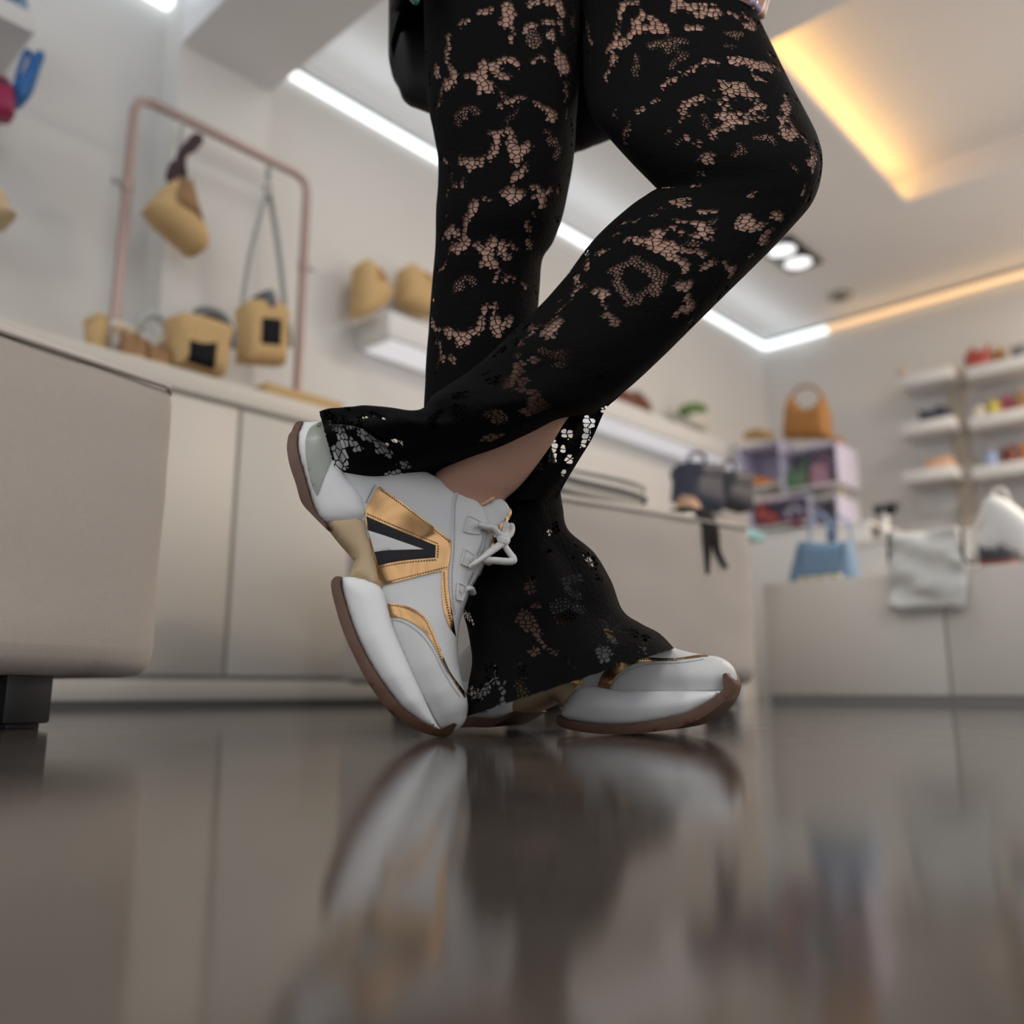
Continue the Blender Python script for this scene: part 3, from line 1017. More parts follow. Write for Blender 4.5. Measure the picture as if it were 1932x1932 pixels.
little_bag('magenta_bag', 'dark magenta bag in the lower lilac cube, right of the red bag', [(1482, 995), (1484, 975), (1500, 985), (1512, 968), (1524, 990), (1524, 999)], SQ + .06, 'plum', [(1484, 980), (1490, 960), (1505, 958), (1514, 972)], z=z1a + .013, strap='lilac')
# slim pole stand with a brown knob
q = at_s(1592, 1000, SQ + .1)
r = root('pole_stand', stz(SQ + .1, q @ N3, zq + .001), 0, 'slim beige pole stand with brown knob beside the lilac cubes', 'stand')
hp = float(at_s(1592, 832, SQ + .1)[2]) - zq
tube('base', [(0, 0, 0), (0, 0, .012)], .03, 'upright', r, 20)
tube('pole', [(0, 0, .01), (0, 0, hp)], .012, 'upright', r, 10)
tube('knob', [(0, 0, hp - .03), (0, 0, hp - .015), (0, 0, hp + .015), (0, 0, hp + .03)], [.012, .032, .032, .012], 'camel', r, 16)

# blue tote
TB = Thing('blue_tote', 'denim blue tote with two looped handles on the right plinth', 'bag', 's', SP + .12, (1556, 1098), z=ZP)
TB.solid('body', [(1512, 1022), (1560, 1026), (1606, 1022), (1618, 1085), (1616, 1100), (1500, 1104), (1494, 1092)], .11, 'blue', r=.035, sharp=40)
for x0, x1 in ((1517, 1530), (1596, 1606)):
    TB.solid('side_strap', [(x0, 1025), (x1, 1025), (x1 - 1, 1080), (x0 - 2, 1080)], .122, 'bluedark', r=.02, sharp=40)
TB.tube('handle', [(1526, 1026), (1530, 985), (1546, 968), (1560, 980), (1566, 1004)], .0055, 'sky', lat=-.04)
TB.tube('handle', [(1566, 1004), (1574, 982), (1588, 975), (1602, 990), (1608, 1026)], .0055, 'sky', lat=.03)
TB.solid('tall_tab', [(1560, 985), (1578, 985), (1576, 1030), (1562, 1030)], .03, 'bluedark', r=.012, sharp=40)
TF = Thing('flower_trim', 'row of cream and yellow blossoms in front of the blue tote', 'ornament', 's', SP + .045, (1550, 1100), z=ZP)
for i, x in enumerate(range(1512, 1592, 9)):
    vs, fs = loaf(.022, .022, .02, 8, 10)
    o = put('blossom', vs, fs, 'yellow' if i % 3 == 1 else 'cream', TF.r)
    o.location = (TF.pts([(x, 1092)])[0][0], 0.0, 0)

# white tote draped over the front of the plinth
TW = Thing('white_tote', 'crumpled white tote with black straps hanging over the plinth front', 'bag', 's', SP - .035, (1750, 1150), z=None)
P = soft(TW.pts([(1684, 1008), (1740, 1002), (1806, 994), (1822, 1080), (1820, 1142), (1750, 1146), (1682, 1150), (1680, 1080)]), 6, 40)
geo = inflate(P, .022, .02, .5, .008)
V = []
for v in geo[0]:
    k = noise.noise((v[0] * 16, 1.3, v[2] * 22)) * .016 + .010 * math.sin(v[0] * 26 + v[2] * 55)
    V.append((v[0], v[1] + (k if v[1] < 0 else 0), v[2]))
put_solid('body', (V, geo[1]), 'canvas', TW.r, auto=80)
TW.solid('hem', [(1682, 1138), (1750, 1136), (1820, 1130), (1820, 1146), (1750, 1150), (1682, 1154)], .05, 'canvas', r=.01, sharp=40)
TW.tube('strap', [(1678, 1003), (1676, 1030), (1680, 1080)], .010, 'blackpatch', lat=-.01, flat=.4)
TW.tube('strap', [(1815, 1000), (1817, 1030), (1818, 1050), (1828, 1062), (1842, 1062)], .010, 'blackpatch', lat=-.01, flat=.4)
# white net bag at the right edge
TN = Thing('white_net_bag', 'slouchy white bag heaped at the right edge of the plinth', 'bag', 's', SP + .16, (1890, 1060), z=ZP)
TN.solid('body', [(1836, 1062), (1842, 1005), (1862, 950), (1882, 936), (1912, 952), (1960, 1000), (1970, 1060)], .16, 'white', r=.07)
TN.tube('handle', [(1866, 950), (1876, 925), (1894, 925), (1906, 950)], .006, 'white', lat=.03)
TN.solid('fold', [(1848, 1010), (1870, 970), (1885, 975), (1866, 1012)], .175, 'cream', r=.03)
slipper('red_pump', 'dark pump with red accent in front of the slouchy white bag', 's', SP + .05, (1918, 1040), (1846, 1036), ZP, 'charcoal', 'red', h=.055, wid=.04)
# sunglasses on the step
TG = Thing('sunglasses', 'black sunglasses on a small white stand on the pale step', 'sunglasses', 's', SB + .05, (1672, 970), z=zst)
for x0, x1 in ((1650, 1664), (1667, 1692)):
    TG.solid('lens', [(x0, 966), (x0 + 2, 954), (x1 - 2, 952), (x1, 960), (x1 - 4, 970), (x0 + 3, 973)], .02, 'blackpanel', r=.01)
TG.tube('frame', [(1646, 956), (1664, 952), (1690, 949), (1700, 958)], .004, 'blackmetal')
TG.solid('display_stand', [(1667, 970), (1675, 970), (1676, 1000), (1684, 1012), (1658, 1012), (1666, 1000)], .05, 'white', r=.02, sharp=40)
bpy.context.view_layer.update()

# ------------------------------------------------------------------ shoe shelves on the far wall
SF = 5.28


def wshelf(label, x0, x1, ytop, th=.07, dep=.27):
    A = frame_pts([(x0, ytop), (x1, ytop)], 's', SF)
    z = A[0][1]
    cx = (A[0][0] + A[1][0]) / 2
    hw2 = (A[1][0] - A[0][0]) / 2
    rr = root('shoe_shelf', stz(S_WALL, -cx, z - th), ROT_R, label, 'shelf')
    box('board', (-hw2, hw2, -dep, 0, 0, th), 'white', rr, bev=.004)
    box('back_board', (-hw2 + .01, hw2 - .01, -.02, 0, -.16, 0), 'white', rr, bev=.002)
    return z


zA = [wshelf('%s shelf of the narrow shoe rack on the far wall' % n, 1693 + 4 * i, 1795 + 3 * i, y) for i, (n, y) in enumerate((('top', 712), ('middle', 802), ('bottom', 891)))]
zB = [wshelf('%s shelf of the wide shoe rack at the right edge' % n, 1822 + 5 * i, 2150, y) for i, (n, y) in enumerate((('top', 693), ('middle', 787), ('bottom', 882)))]
A = frame_pts([(1806, 1010), (1822, 700)], 's', S_WALL - .12)
r = root('shelf_upright', stz(S_WALL, -(A[0][0] + .045), 0), ROT_R, 'beige upright panel between the two shoe racks', 'panel')
box('board', (-.04, .04, -.05, 0, 0, A[1][1]), 'upright', r, bev=.003)
box('cap', (-.045, .045, -.055, 0, A[1][1], A[1][1] + .02), 'upright', r, bev=.003)
for nm, lab, x0, x1, z, m1, m2, h in (
        ('navy_loafer', 'navy loafer on the middle shelf of the narrow rack', 1788, 1726, zA[1], 'navy', 'charcoal', .085),
        ('peach_flat', 'peach flat on the bottom shelf of the narrow rack', 1786, 1728, zA[2], 'peach', 'peach', .07),
        ('beige_sandal', 'beige sandal at the end of the top narrow shelf', 1716, 1694, zA[0], 'upright', 'cream', .07),
        ('red_pump', 'brick red pump on the top shelf of the wide rack', 1822, 1872, zB[0], 'red', 'red', .13),
        ('camel_pump', 'camel pump beside the brick red one on the wide rack', 1902, 1875, zB[0], 'camel', 'camel', .12),
        ('grey_pump', 'grey pump on the top wide shelf at the right edge', 1945, 1912, zB[0], 'greydark', 'charcoal', .09),
        ('pale_sandal', 'pale sandal at the left end of the middle wide shelf', 1853, 1830, zB[1], 'cream', 'peach', .07),
        ('lime_sandal', 'lime yellow sandal on the middle wide shelf', 1880, 1855, zB[1], 'yellow', 'cream', .09),
        ('pink_sandal', 'rose pink sandal on the middle wide shelf', 1908, 1870, zB[1], 'hotpink', 'peach', .14),
        ('tan_sandal', 'tan sandal on the middle wide shelf at the right edge', 1945, 1908, zB[1], 'strawdark', 'peach', .12),
        ('blue_flat', 'pale blue flat on the bottom shelf of the wide rack', 1868, 1840, zB[2], 'sky', 'sky', .09),
        ('brown_flat', 'chestnut flat on the bottom wide shelf beside the blue one', 1906, 1872, zB[2], 'brown', 'brown', .11),
        ('orange_flat', 'orange flat on the bottom wide shelf at the right edge', 1945, 1910, zB[2], 'orange', 'camel', .12)):
    off = {'pink_sandal': .10, 'camel_pump': .06}.get(nm, .0)
    slipper(nm, lab, 's', SF + .10 + off, (x0, 700), (x1, 700), z, m1, m2, h=h, wid=.05)
#SNEAKER
# ------------------------------------------------------------------ sneakers
YT = 0.862                        # distance of the raised shoe's near side
YC = 0.885                        # and of its middle


def S(cx, cy):
    """point of the shoe's side view -> x, z metres"""
    p = at_y(520 + .3415 * cx, 760 + .3415 * cy, YT)
    return (p[0], p[2])


def SP_(pts):
    return np.array([S(*p) for p in pts])


dS = np.array((.3176, -.948))     # heel -> toe along the sole, in the x-z plane
l_heel = np.array(S(75, 150)) @ dS
l_toe = np.array(S(968, 1845)) @ dS
_lk = np.array([0, .02, .06, .12, .2, .32, .45, .56, .68, .80, .88, .94, .98, 1.0])
_wk = np.array([.010, .020, .029, .034, .0365, .036, .0355, .039, .044, .0445, .040, .031, .020, .008])


def plan(V, extra=0.0):
    l = (np.asarray(V) @ dS - l_heel) / (l_toe - l_heel)
    return np.interp(np.clip(l, 0, 1), _lk, _wk) + extra


e_h = np.array((.948, .3176))     # height above the sole
h0 = np.array(S(165, 580)) @ e_h


def up_w(V):
    V = np.asarray(V)
    h = np.clip((V @ e_h - h0) / .15, 0, 1.2)
    return plan(V, -.003) * (1 - .30 * h ** 1.5)


SNK = root('sneaker', (0, YC, 0), 0, 'white and gold chunky sneaker raised on its toe with heel lifted', 'sneaker', 'white and gold sneakers')
SOFF = np.array((0.0, 0.0))
UPPER = soft(SP_([(250, 300), (258, 180), (285, 118), (350, 108), (450, 135), (560, 205), (680, 288), (780, 356), (860, 398), (935, 438), (1000, 480), (1060, 512), (1105, 535), (1145, 575), (1178, 640), (1176, 700),
                  (1165, 790), (1140, 870), (1095, 960), (1062, 1050), (1035, 1120), (1010, 1200), (996, 1300), (998, 1420), (1015, 1520), (1036, 1600), (1054, 1668), (1052, 1735), (1025, 1795), (970, 1832),
                  (890, 1818), (800, 1690), (690, 1480), (600, 1260), (540, 1040), (500, 900), (440, 760), (360, 640), (250, 520)]), 3, 70)
UR = .034


def UE(V):
    l = (np.asarray(V) @ dS - l_heel) / (l_toe - l_heel)
    return np.interp(l, [.45, .62], [.66, .30])



def upper_hw(V):
    V = np.asarray(V)
    return profile(V, poly_dist(V, UPPER), up_w, UR, UE, 2.2)


def spart(name, pts, hw, r, m, e0=.4, g=.005, sub=None, n=4, sharp=45, power=2.0):
    return put_solid(name, inflate(soft(SP_(pts), n, sharp), hw, r, e0, g, 0, power), m, sub or SNK)


def skin_panel(name, pts, m, off=.0009, g=.0035, n=4, sharp=45, parent=None, base=upper_hw, sides=(-1, 1)):
    """thin panel lying on the shoe's side, one object per side"""
    P = soft(SP_(pts), n, sharp)
    V, Fs, E = grid_fill(P, g)
    h = base(V)
    d = poly_dist(V, P)
    o = off * np.clip(.9 + d / .004, 0, 1)
    k = len(V)
    first = None
    for sg in sides:
        verts = [(v[0], sg * (q + w), v[1]) for v, q, w in zip(V, h, o)] + [(v[0], sg * (q - .0015), v[1]) for v, q in zip(V, h)]
        faces = list(Fs) + [(a, b2, b2 + k, a + k) for a, b2 in E]
        ob = put_solid(name, (verts, faces), m, parent or SNK, auto=60)
        first = first or ob
    return first


def stitches(name, lines, m, off=.0012, step=.0026, ln=.0016, w=.00045, base=upper_hw, parent=None):
    verts, faces = [], []
    for pts in lines:
        P = np.array(catmull([tuple(x) for x in SP_(pts)], 8))
        seg = np.hypot(*np.diff(P, axis=0).T)
        cum = np.concatenate([[0], np.cumsum(seg)])
        for s0 in np.arange(step / 2, cum[-1], step):
            q = []
            for s1 in (s0 - ln / 2, s0 + ln / 2):
                q.append((np.interp(s1, cum, P[:, 0]), np.interp(s1, cum, P[:, 1])))
            q = np.array(q)
            t = q[1] - q[0]
            nn = np.array((-t[1], t[0])) / (np.hypot(*t) + 1e-9) * w
            c4 = np.array([q[0] - nn, q[1] - nn, q[1] + nn, q[0] + nn])
            h = base(c4)
            for sg in (-1, 1):
                b0 = len(verts)
                verts += [(c[0], sg * (hh + off), c[1]) for c, hh in zip(c4, h)] + [(c[0], sg * (hh - .001), c[1]) for c, hh in zip(c4, h)]
                faces += [(b0, b0 + 1, b0 + 2, b0 + 3)] + [(b0 + a, b0 + (a + 1) % 4, b0 + 4 + (a + 1) % 4, b0 + 4 + a) for a in range(4)]
    o = put_solid(name, (verts, faces), m, parent or SNK)
    o['kind'] = 'stuff'
    return o


upper = put_solid('upper', inflate(UPPER, up_w, UR, UE, .004, 0, 2.2), 'shoe', SNK, auto=80)
# sole unit
HEELO = [(138, 97), (122, 96), (100, 104), (80, 140), (71, 200), (77, 290), (98, 380), (133, 480), (163, 578), (222, 648), (296, 722), (300, 700), (245, 640), (214, 570), (195, 500), (165, 400), (136, 300), (122, 200), (124, 130)]
spart('heel_outsole', HEELO, lambda V: plan(V, .0040), .004, 'gum', .98, .006)
HEELM = [(240, 92), (180, 95), (138, 97), (122, 130), (117, 200), (129, 300), (159, 400), (189, 500), (209, 570), (236, 636), (264, 672), (300, 688), (350, 692), (410, 688), (465, 670), (495, 645), (503, 612), (497, 575), (478, 530), (455, 490), (420, 455), (390, 400), (370, 300), (330, 180)]
heelm_w = lambda V: plan(V, .0045)
spart('heel_midsole', HEELM, heelm_w, .022, 'midsole', .72, .004, power=2.2)
HM = soft(SP_(HEELM), 4, 45)
heel_base = lambda V: profile(np.asarray(V), poly_dist(V, HM), heelm_w, .022, .72, 2.2)
skin_panel('heel_inset', [(300, 100), (240, 93), (205, 120), (183, 180), (178, 240), (184, 330), (204, 430), (225, 500), (246, 541), (258, 522), (290, 440), (322, 350), (330, 250)], 'inset', .0012, .005, base=heel_base)
spart('bridge_shank', [(250, 640), (290, 712), (350, 790), (402, 848), (432, 884), (424, 915), (398, 985), (430, 1000), (520, 1040), (592, 1060), (600, 1010), (575, 930), (556, 840), (530, 740), (505, 650), (440, 600)],
      lambda V: plan(V, .0), .012, 'shank', .6, .006)
FOREO = [(378, 982), (352, 982), (332, 1000), (326, 1035), (344, 1120), (388, 1260), (450, 1400), (520, 1535), (618, 1685), (700, 1765), (800, 1825), (890, 1856), (945, 1856), (968, 1838), (985, 1812), (1000, 1790), (985, 1780), (940, 1800),
         (905, 1812), (840, 1786), (762, 1735), (695, 1675), (606, 1555), (526, 1425), (456, 1280), (404, 1130), (376, 1030)]
spart('forefoot_outsole', FOREO, lambda V: plan(V, .0050), .004, 'gum', .98, .006)
FOREM = [(374, 984), (420, 978), (490, 988), (560, 1014), (598, 1055), (616, 1110), (640, 1200), (664, 1280), (724, 1420), (804, 1600), (882, 1780), (912, 1818), (840, 1790), (760, 1738), (692, 1678), (602, 1558), (522, 1428), (452, 1282), (400, 1132), (374, 1032)]
spart('forefoot_midsole', FOREM, lambda V: plan(V, .006), .026, 'midsole', .74, .0028, power=2.2)
# upper overlays
skin_panel('toe_overlay', [(640, 1206), (700, 1216), (770, 1250), (832, 1302), (880, 1372), (930, 1472), (980, 1562), (1030, 1630), (1050, 1668), (1049, 1735), (1020, 1790), (965, 1826), (910, 1815), (800, 1600), (720, 1425), (655, 1270)], 'shoe', .0016, .004)
skin_panel('toe_stripe', [(626, 1124), (700, 1131), (780, 1160), (840, 1210), (882, 1290), (920, 1390), (968, 1500), (1036, 1600), (1046, 1640), (1000, 1570), (930, 1450), (880, 1350), (835, 1285), (780, 1240), (716, 1208), (640, 1196)], 'gold', .0016, .003)
skin_panel('side_stripe', [(920, 938), (958, 932), (955, 1000), (962, 1080), (972, 1150), (990, 1240), (994, 1296), (970, 1260), (944, 1200), (925, 1110)], 'gold', .0012, .003)
skin_panel('eyestay', [(1003, 482), (1060, 514), (1103, 538), (1140, 580), (1168, 640), (1166, 700), (1155, 790), (1130, 868), (1086, 958), (1053, 1050), (1025, 1125), (1002, 1200), (994, 1290), (980, 1180), (966, 1080), (962, 960), (973, 830), (974, 720), (978, 600), (990, 520)], 'shoe', .0014, .004)
skin_panel('chevron_panel', [(575, 478), (700, 565), (830, 664), (974, 776), (968, 850), (956, 934), (830, 966), (700, 1000), (590, 1027), (565, 970), (545, 850), (510, 700), (502, 610)], 'gold', .0014, .0035, sharp=30)
skin_panel('chevron_inlay', [(508, 646), (600, 686), (700, 728), (800, 768), (887, 803), (884, 870), (780, 880), (690, 892), (572, 914), (550, 830), (520, 720)], 'blackpanel', .0024, .0035, sharp=30)
skin_panel('chevron_centre', [(518, 724), (600, 750), (700, 784), (822, 826), (720, 829), (630, 833), (552, 841), (535, 780)], 'shoe', .0032, .0035, sharp=30)
stitches('stitching', [[(585, 498), (700, 578), (830, 677), (965, 783)], [(512, 632), (600, 670), (700, 712), (800, 753), (896, 792)], [(900, 800), (896, 872)], [(890, 882), (780, 893), (690, 905), (580, 927)],
                       [(596, 1014), (700, 988), (830, 954), (950, 923)], [(932, 948), (938, 1040), (952, 1130), (980, 1240)],
                       [(634, 1134), (700, 1142), (775, 1170), (832, 1216), (872, 1296), (912, 1396), (960, 1504)]], 'thread', .0026)
stitches('seam_stitching', [[(1008, 500), (992, 580), (988, 720), (986, 830), (976, 960), (980, 1080), (992, 1180)], [(650, 1212), (704, 1224), (768, 1258), (826, 1310), (874, 1378), (924, 1478), (974, 1568), (1020, 1634)],
                            [(1150, 700), (1140, 780), (1112, 850)], [(1092, 945), (1060, 1020), (1040, 1090)], [(556, 470), (530, 520), (506, 570)]], 'threadgrey', .0024)
# webbing lace loops on the eyestay
for k, (tab, dia) in enumerate((([(1066, 632), (1090, 640), (1146, 668), (1127, 738), (1080, 735), (1040, 727)], [(1095, 668), (1112, 690), (1092, 714), (1076, 692)]),
                                ([(1046, 816), (1080, 836), (1110, 862), (1088, 924), (1056, 916), (1024, 905)], [(1078, 850), (1092, 868), (1078, 895), (1062, 872)]),
                                ([(1010, 1002), (1034, 1010), (1054, 1032), (1032, 1102), (1018, 1102), (1002, 1094)], [(1030, 1030), (1040, 1046), (1028, 1068), (1016, 1050)]))):
    P = soft(SP_(tab), 3, 75)
    P = (P - P.mean(0)) * .93 + P.mean(0)
    h = upper_hw(P)
    for sg in (-1, 1):
        lo = skin_panel('lace_loop', tab, 'lacecord', .0026, .003, 3, 75, sides=(sg,))
        skin_panel('loop_emblem', dia, 'shoe', .0037, .003, 2, 30, parent=lo, sides=(sg,))
        path = [(p[0], sg * (q + .0029), p[1]) for p, q in zip(P, h)]
        path.append(path[0])
        put('loop_border', *tube_geo(path, .0010, 6, cap=False), 'lacecord', lo)
# tongue with gold back
TON = [(1080, 640), (1110, 575), (1148, 557), (1180, 535), (1208, 524), (1245, 527), (1278, 552), (1296, 590), (1270, 640), (1225, 695), (1195, 760), (1178, 830), (1140, 900), (1080, 1000), (1040, 1050), (1000, 900)]
spart('tongue', TON, .0150, .006, 'shoe', .75, .006)
spart('tongue_back', [(1276, 560), (1300, 582), (1304, 610), (1278, 660), (1236, 718), (1210, 770), (1198, 830), (1170, 850), (1185, 760), (1215, 690), (1262, 634), (1288, 592)], .0135, .004, 'gold', .8, .006)
spart('collar_lining', [(1128, 562), (1150, 552), (1190, 527), (1210, 521), (1206, 532), (1150, 566)], .022, .003, 'peach', .8, .006)
# laces
def lace(name, pts, rad=.0034, m='lacecord', parent=None, flat=.75):
    P = []
    for cx, cy, lat in pts:
        x, z = S(cx, cy)
        P.append((x, lat, z))
    return tube(name, P, rad, m, parent or SNK, 10, 6, flat)


lace('lace', [(1120, 690, -.030), (1160, 700, -.028), (1200, 705, -.026), (1232, 730, -.024), (1262, 752, -.022), (1262, 780, -.022), (1225, 815, -.026), (1180, 850, -.030), (1140, 880, -.033), (1105, 905, -.033), (1085, 918, -.030)], .0046, flat=.6)
lace('lace_bow', [(1258, 758, -.020), (1268, 800, -.020), (1292, 838, -.022), (1315, 870, -.024), (1312, 886, -.025), (1280, 890, -.026), (1210, 886, -.028), (1160, 884, -.029), (1150, 872, -.029), (1185, 838, -.029), (1235, 795, -.024)], .0042)
lace('lace_bow', [(1262, 752, -.016), (1290, 730, -.010), (1302, 690, -.004), (1296, 668, .0), (1284, 690, .004), (1272, 730, .002)], .0042)
lace('lace_end', [(1262, 752, -.016), (1268, 710, -.012), (1276, 676, -.014), (1284, 664, -.014)], .0040)
lace('lace_end', [(1268, 748, -.012), (1290, 716, .004), (1310, 672, .012), (1318, 662, .014)], .0028)
knot = lace('lace_knot', [(1246, 744, -.022), (1258, 738, -.016), (1272, 746, -.014), (1278, 764, -.018), (1268, 778, -.024), (1252, 772, -.026), (1244, 756, -.024), (1254, 740, -.020)], .0046)
for y0, y1 in ((700, 720), (860, 878), (1030, 1046)):
    w3 = .022
    x0 = 1210 if y0 < 800 else 1165 if y0 < 1000 else 1075
    lace('lace_crossing', [(x0 - 30, y0 + 10, -w3), (x0, y0, -w3 * .6), (x0 + 8, y1, 0), (x0, y0, w3 * .6), (x0 - 30, y0 + 10, w3)], .0036)
# raised marks near the heel inset
for a, b2 in (((226, 106), (252, 106)), ((226, 122), (252, 122)), ((228, 138), (250, 138)), ((236, 100), (236, 128)), ((244, 120), (244, 142))):
    d = np.array(b2, float) - np.array(a)
    nn = np.array((-d[1], d[0])) / np.hypot(*d) * 2.2
    skin_panel('heel_mark', [tuple(np.array(a) - nn), tuple(np.array(b2) - nn), tuple(np.array(b2) + nn), tuple(np.array(a) + nn)], 'inset', .0024, .01, 1, 30, base=heel_base)

# shift the parts so that the root sits on the floor under the toe
x_ref, z_ref = S(800, 1840)
for ch in SNK.children:
    ch.location = (-x_ref, 0, 0)
SNK.location = (x_ref, YC, 0)
zmin = 1e9
for ch in SNK.children:
    for v in ch.data.vertices:
        zmin = min(zmin, v.co.z)
for ch in SNK.children:
    ch.location.z = -zmin + .0005
# the planted shoe: same model turned flat on its sole
SN2 = dup_tree(SNK)
SN2.name = 'sneaker'
SN2['label'] = 'white and gold chunky sneaker flat on the floor, toe to the right'
ANG = -(PI / 2 - math.atan2(.3176, .948)) + math.radians(6.5)
YAW = math.radians(-27)
Rm = Matrix.Rotation(YAW, 4, 'Z') @ Matrix.Rotation(ANG, 4, 'Y')
q0 = Vector((*S(620, 1685), 0)).xzy
q0 = Vector((q0.x - x_ref, 0, q0.y if False else S(620, 1685)[1] - zmin + .0005))
tgt = at_z(1312, 1388, 0)
SN2.rotation_euler = Rm.to_euler()
off2 = Rm @ q0
SN2.location = Vector((tgt[0], tgt[1] + .02, 0)) - Vector((off2.x, off2.y, 0))
# its bow and crossings lie flat under the trouser hem; only one lace tip shows
for ch in list(SN2.children):
    if ch.name.split('.')[0] in ('lace_bow', 'lace_end', 'lace_knot', 'lace_crossing', 'lace'):
        bpy.data.objects.remove(ch)
# the planted shoe flexes at the shank: its heel half swings back down to the floor
pv = np.array(S(350, 860)) + np.array((-x_ref, -zmin + .0005))


def flex(o, off):
    o.data = o.data.copy()
    for v in o.data.vertices:
        p = np.array((v.co.x + off[0], v.co.z + off[1]))
        l = ((p - np.array((-x_ref, -zmin + .0005))) @ dS - l_heel) / (l_toe - l_heel)
        a = math.radians(-6.5) * float(np.clip((.50 - l) / .12, 0, 1))
        d = p - pv
        q = pv + np.array((d[0] * math.cos(a) + d[1] * math.sin(a), -d[0] * math.sin(a) + d[1] * math.cos(a)))
        v.co.x, v.co.z = q[0] - off[0], q[1] - off[1]
    for ch2 in o.children:
        flex(ch2, off)


for ch in SN2.children:
    flex(ch, (ch.location.x, ch.location.z))
zm = 1e9
for ch in SN2.children:
    for v in ch.data.vertices:
        zm = min(zm, (Rm @ (v.co + ch.location)).z)
SN2.location.z = -zm + .0008
#PERSON
# ------------------------------------------------------------------ the person: legs, trousers, coat, hand
PERSON = root('person', (0.0, 0.93, 0), 0, 'person in black lace flared trousers and dark coat standing with crossed legs', 'person')
PO = Vector(PERSON.location)
KPX = 0.90 / 1712                 # metres per pixel on the legs

# rings of each leg: (left x,y, right x,y, distance, depth ratio)
FAR = [(780, -330, 1120, -330, .955, .62), (785, -200, 1112, -200, .95, .66), (795, -80, 1100, -80, .945, .72), (800, 20, 1098, 20, .94, .8), (803, 110, 1094, 110, .94, .85), (808, 195, 1090, 185, .94, .88), (818, 250, 1086, 240, .94, .9),
       (826, 300, 1083, 290, .94, .92), (826, 350, 1075, 345, .94, .92), (823, 400, 1062, 405, .94, .92), (822, 450, 1044, 455, .945, .92), (819, 492, 1024, 488, .945, .95),
       (815, 540, 1019, 535, .95, .95), (810, 600, 1014, 598, .95, .95), (806, 660, 1010, 655, .95, .95), (803, 715, 1010, 715, .95, .95), (802, 780, 1024, 785, .95, .95),
       (826, 860, 1046, 860, .952, .95), (852, 930, 1056, 915, .952, .95), (872, 1000, 1060, 955, .95, 1.0), (880, 1060, 1072, 1000, .945, 1.05), (882, 1115, 1122, 1042, .94, .95), (874, 1150, 1152, 1092, .935, .9), (884, 1195, 1174, 1150, .93, .9),
       (892, 1250, 1208, 1176, .925, .9), (884, 1305, 1244, 1196, .92, .9), (879, 1352, 1270, 1224, .915, .9)]
NEAR = [(1100, -330, 1350, -330, .955, .62), (1092, -200, 1365, -200, .95, .66), (1092, -80, 1388, -80, .94, .7), (1098, 20, 1424, 20, .93, .75), (1100, 90, 1456, 90, .915, .78), (1102, 160, 1488, 158, .90, .8), (1112, 212, 1514, 210, .885, .8),
        (1142, 252, 1533, 250, .87, .8), (1190, 304, 1543, 285, .855, .8), (1238, 352, 1545, 318, .845, .75), (1241, 355, 1541, 352, .84, .72), (1238, 357, 1528, 385, .838, .72), (1222, 366, 1502, 418, .836, .75),
        (1182, 394, 1462, 462, .834, .8), (1120, 452, 1412, 512, .832, .85), (1062, 528, 1360, 562, .832, .88), (1008, 588, 1300, 622, .832, .9), (952, 640, 1240, 682, .834, .95), (896, 692, 1180, 738, .838, 1.0), (846, 726, 1118, 778, .845, 1.15),
        (815, 748, 1062, 790, .852, 1.3), (803, 768, 1008, 822, .860, 1.5), (778, 776, 950, 856, .868, 1.6), (735, 775, 870, 884, .874, 1.65), (690, 777, 790, 902, .878, 1.6), (645, 783, 715, 916, .880, 1.5), (606, 790, 640, 917, .882, 1.3)]


def resample(rings, step=.0026):
    R = np.array(rings, float)
    n = 10
    fine = np.array(catmull([tuple(r) for r in R], n))
    mid = (fine[:, 0:2] + fine[:, 2:4]) / 2
    seg = np.hypot(*np.diff(mid, axis=0).T) * KPX
    seg = np.maximum(seg, .0006)
    cum = np.concatenate([[0], np.cumsum(seg)])
    v = np.arange(0, cum[-1], step)
    v = np.append(v, cum[-1])
    return np.array([np.interp(v, cum, fine[:, k]) for k in range(fine.shape[1])]).T, v


NS = 150


def leg_cloth(rings):
    R, v = resample(rings)
    phis = np.linspace(-PI / 2, 1.5 * PI, NS + 1)
    C, Hh, Dv = [], [], []
    for a in R:
        A, B = at_y(a[0], a[1], a[4]), at_y(a[2], a[3], a[4])
        c = (A + B) / 2
        h = (B - A) / 2
        view = c - O3
        view = view / np.linalg.norm(view)
        dv = view - h * (view @ h) / (h @ h)
        dv = dv / np.linalg.norm(dv) * np.linalg.norm(h) * a[5]
        C.append(c)
        Hh.append(h)
        Dv.append(dv)
    C, Hh, Dv = map(np.array, (C, Hh, Dv))
    rad = np.linalg.norm(Hh, axis=1)
    X = C[:, None] - Hh[:, None] * np.cos(phis)[None, :, None] - Dv[:, None] * np.sin(phis)[None, :, None]
    return R, v, phis, X, rad


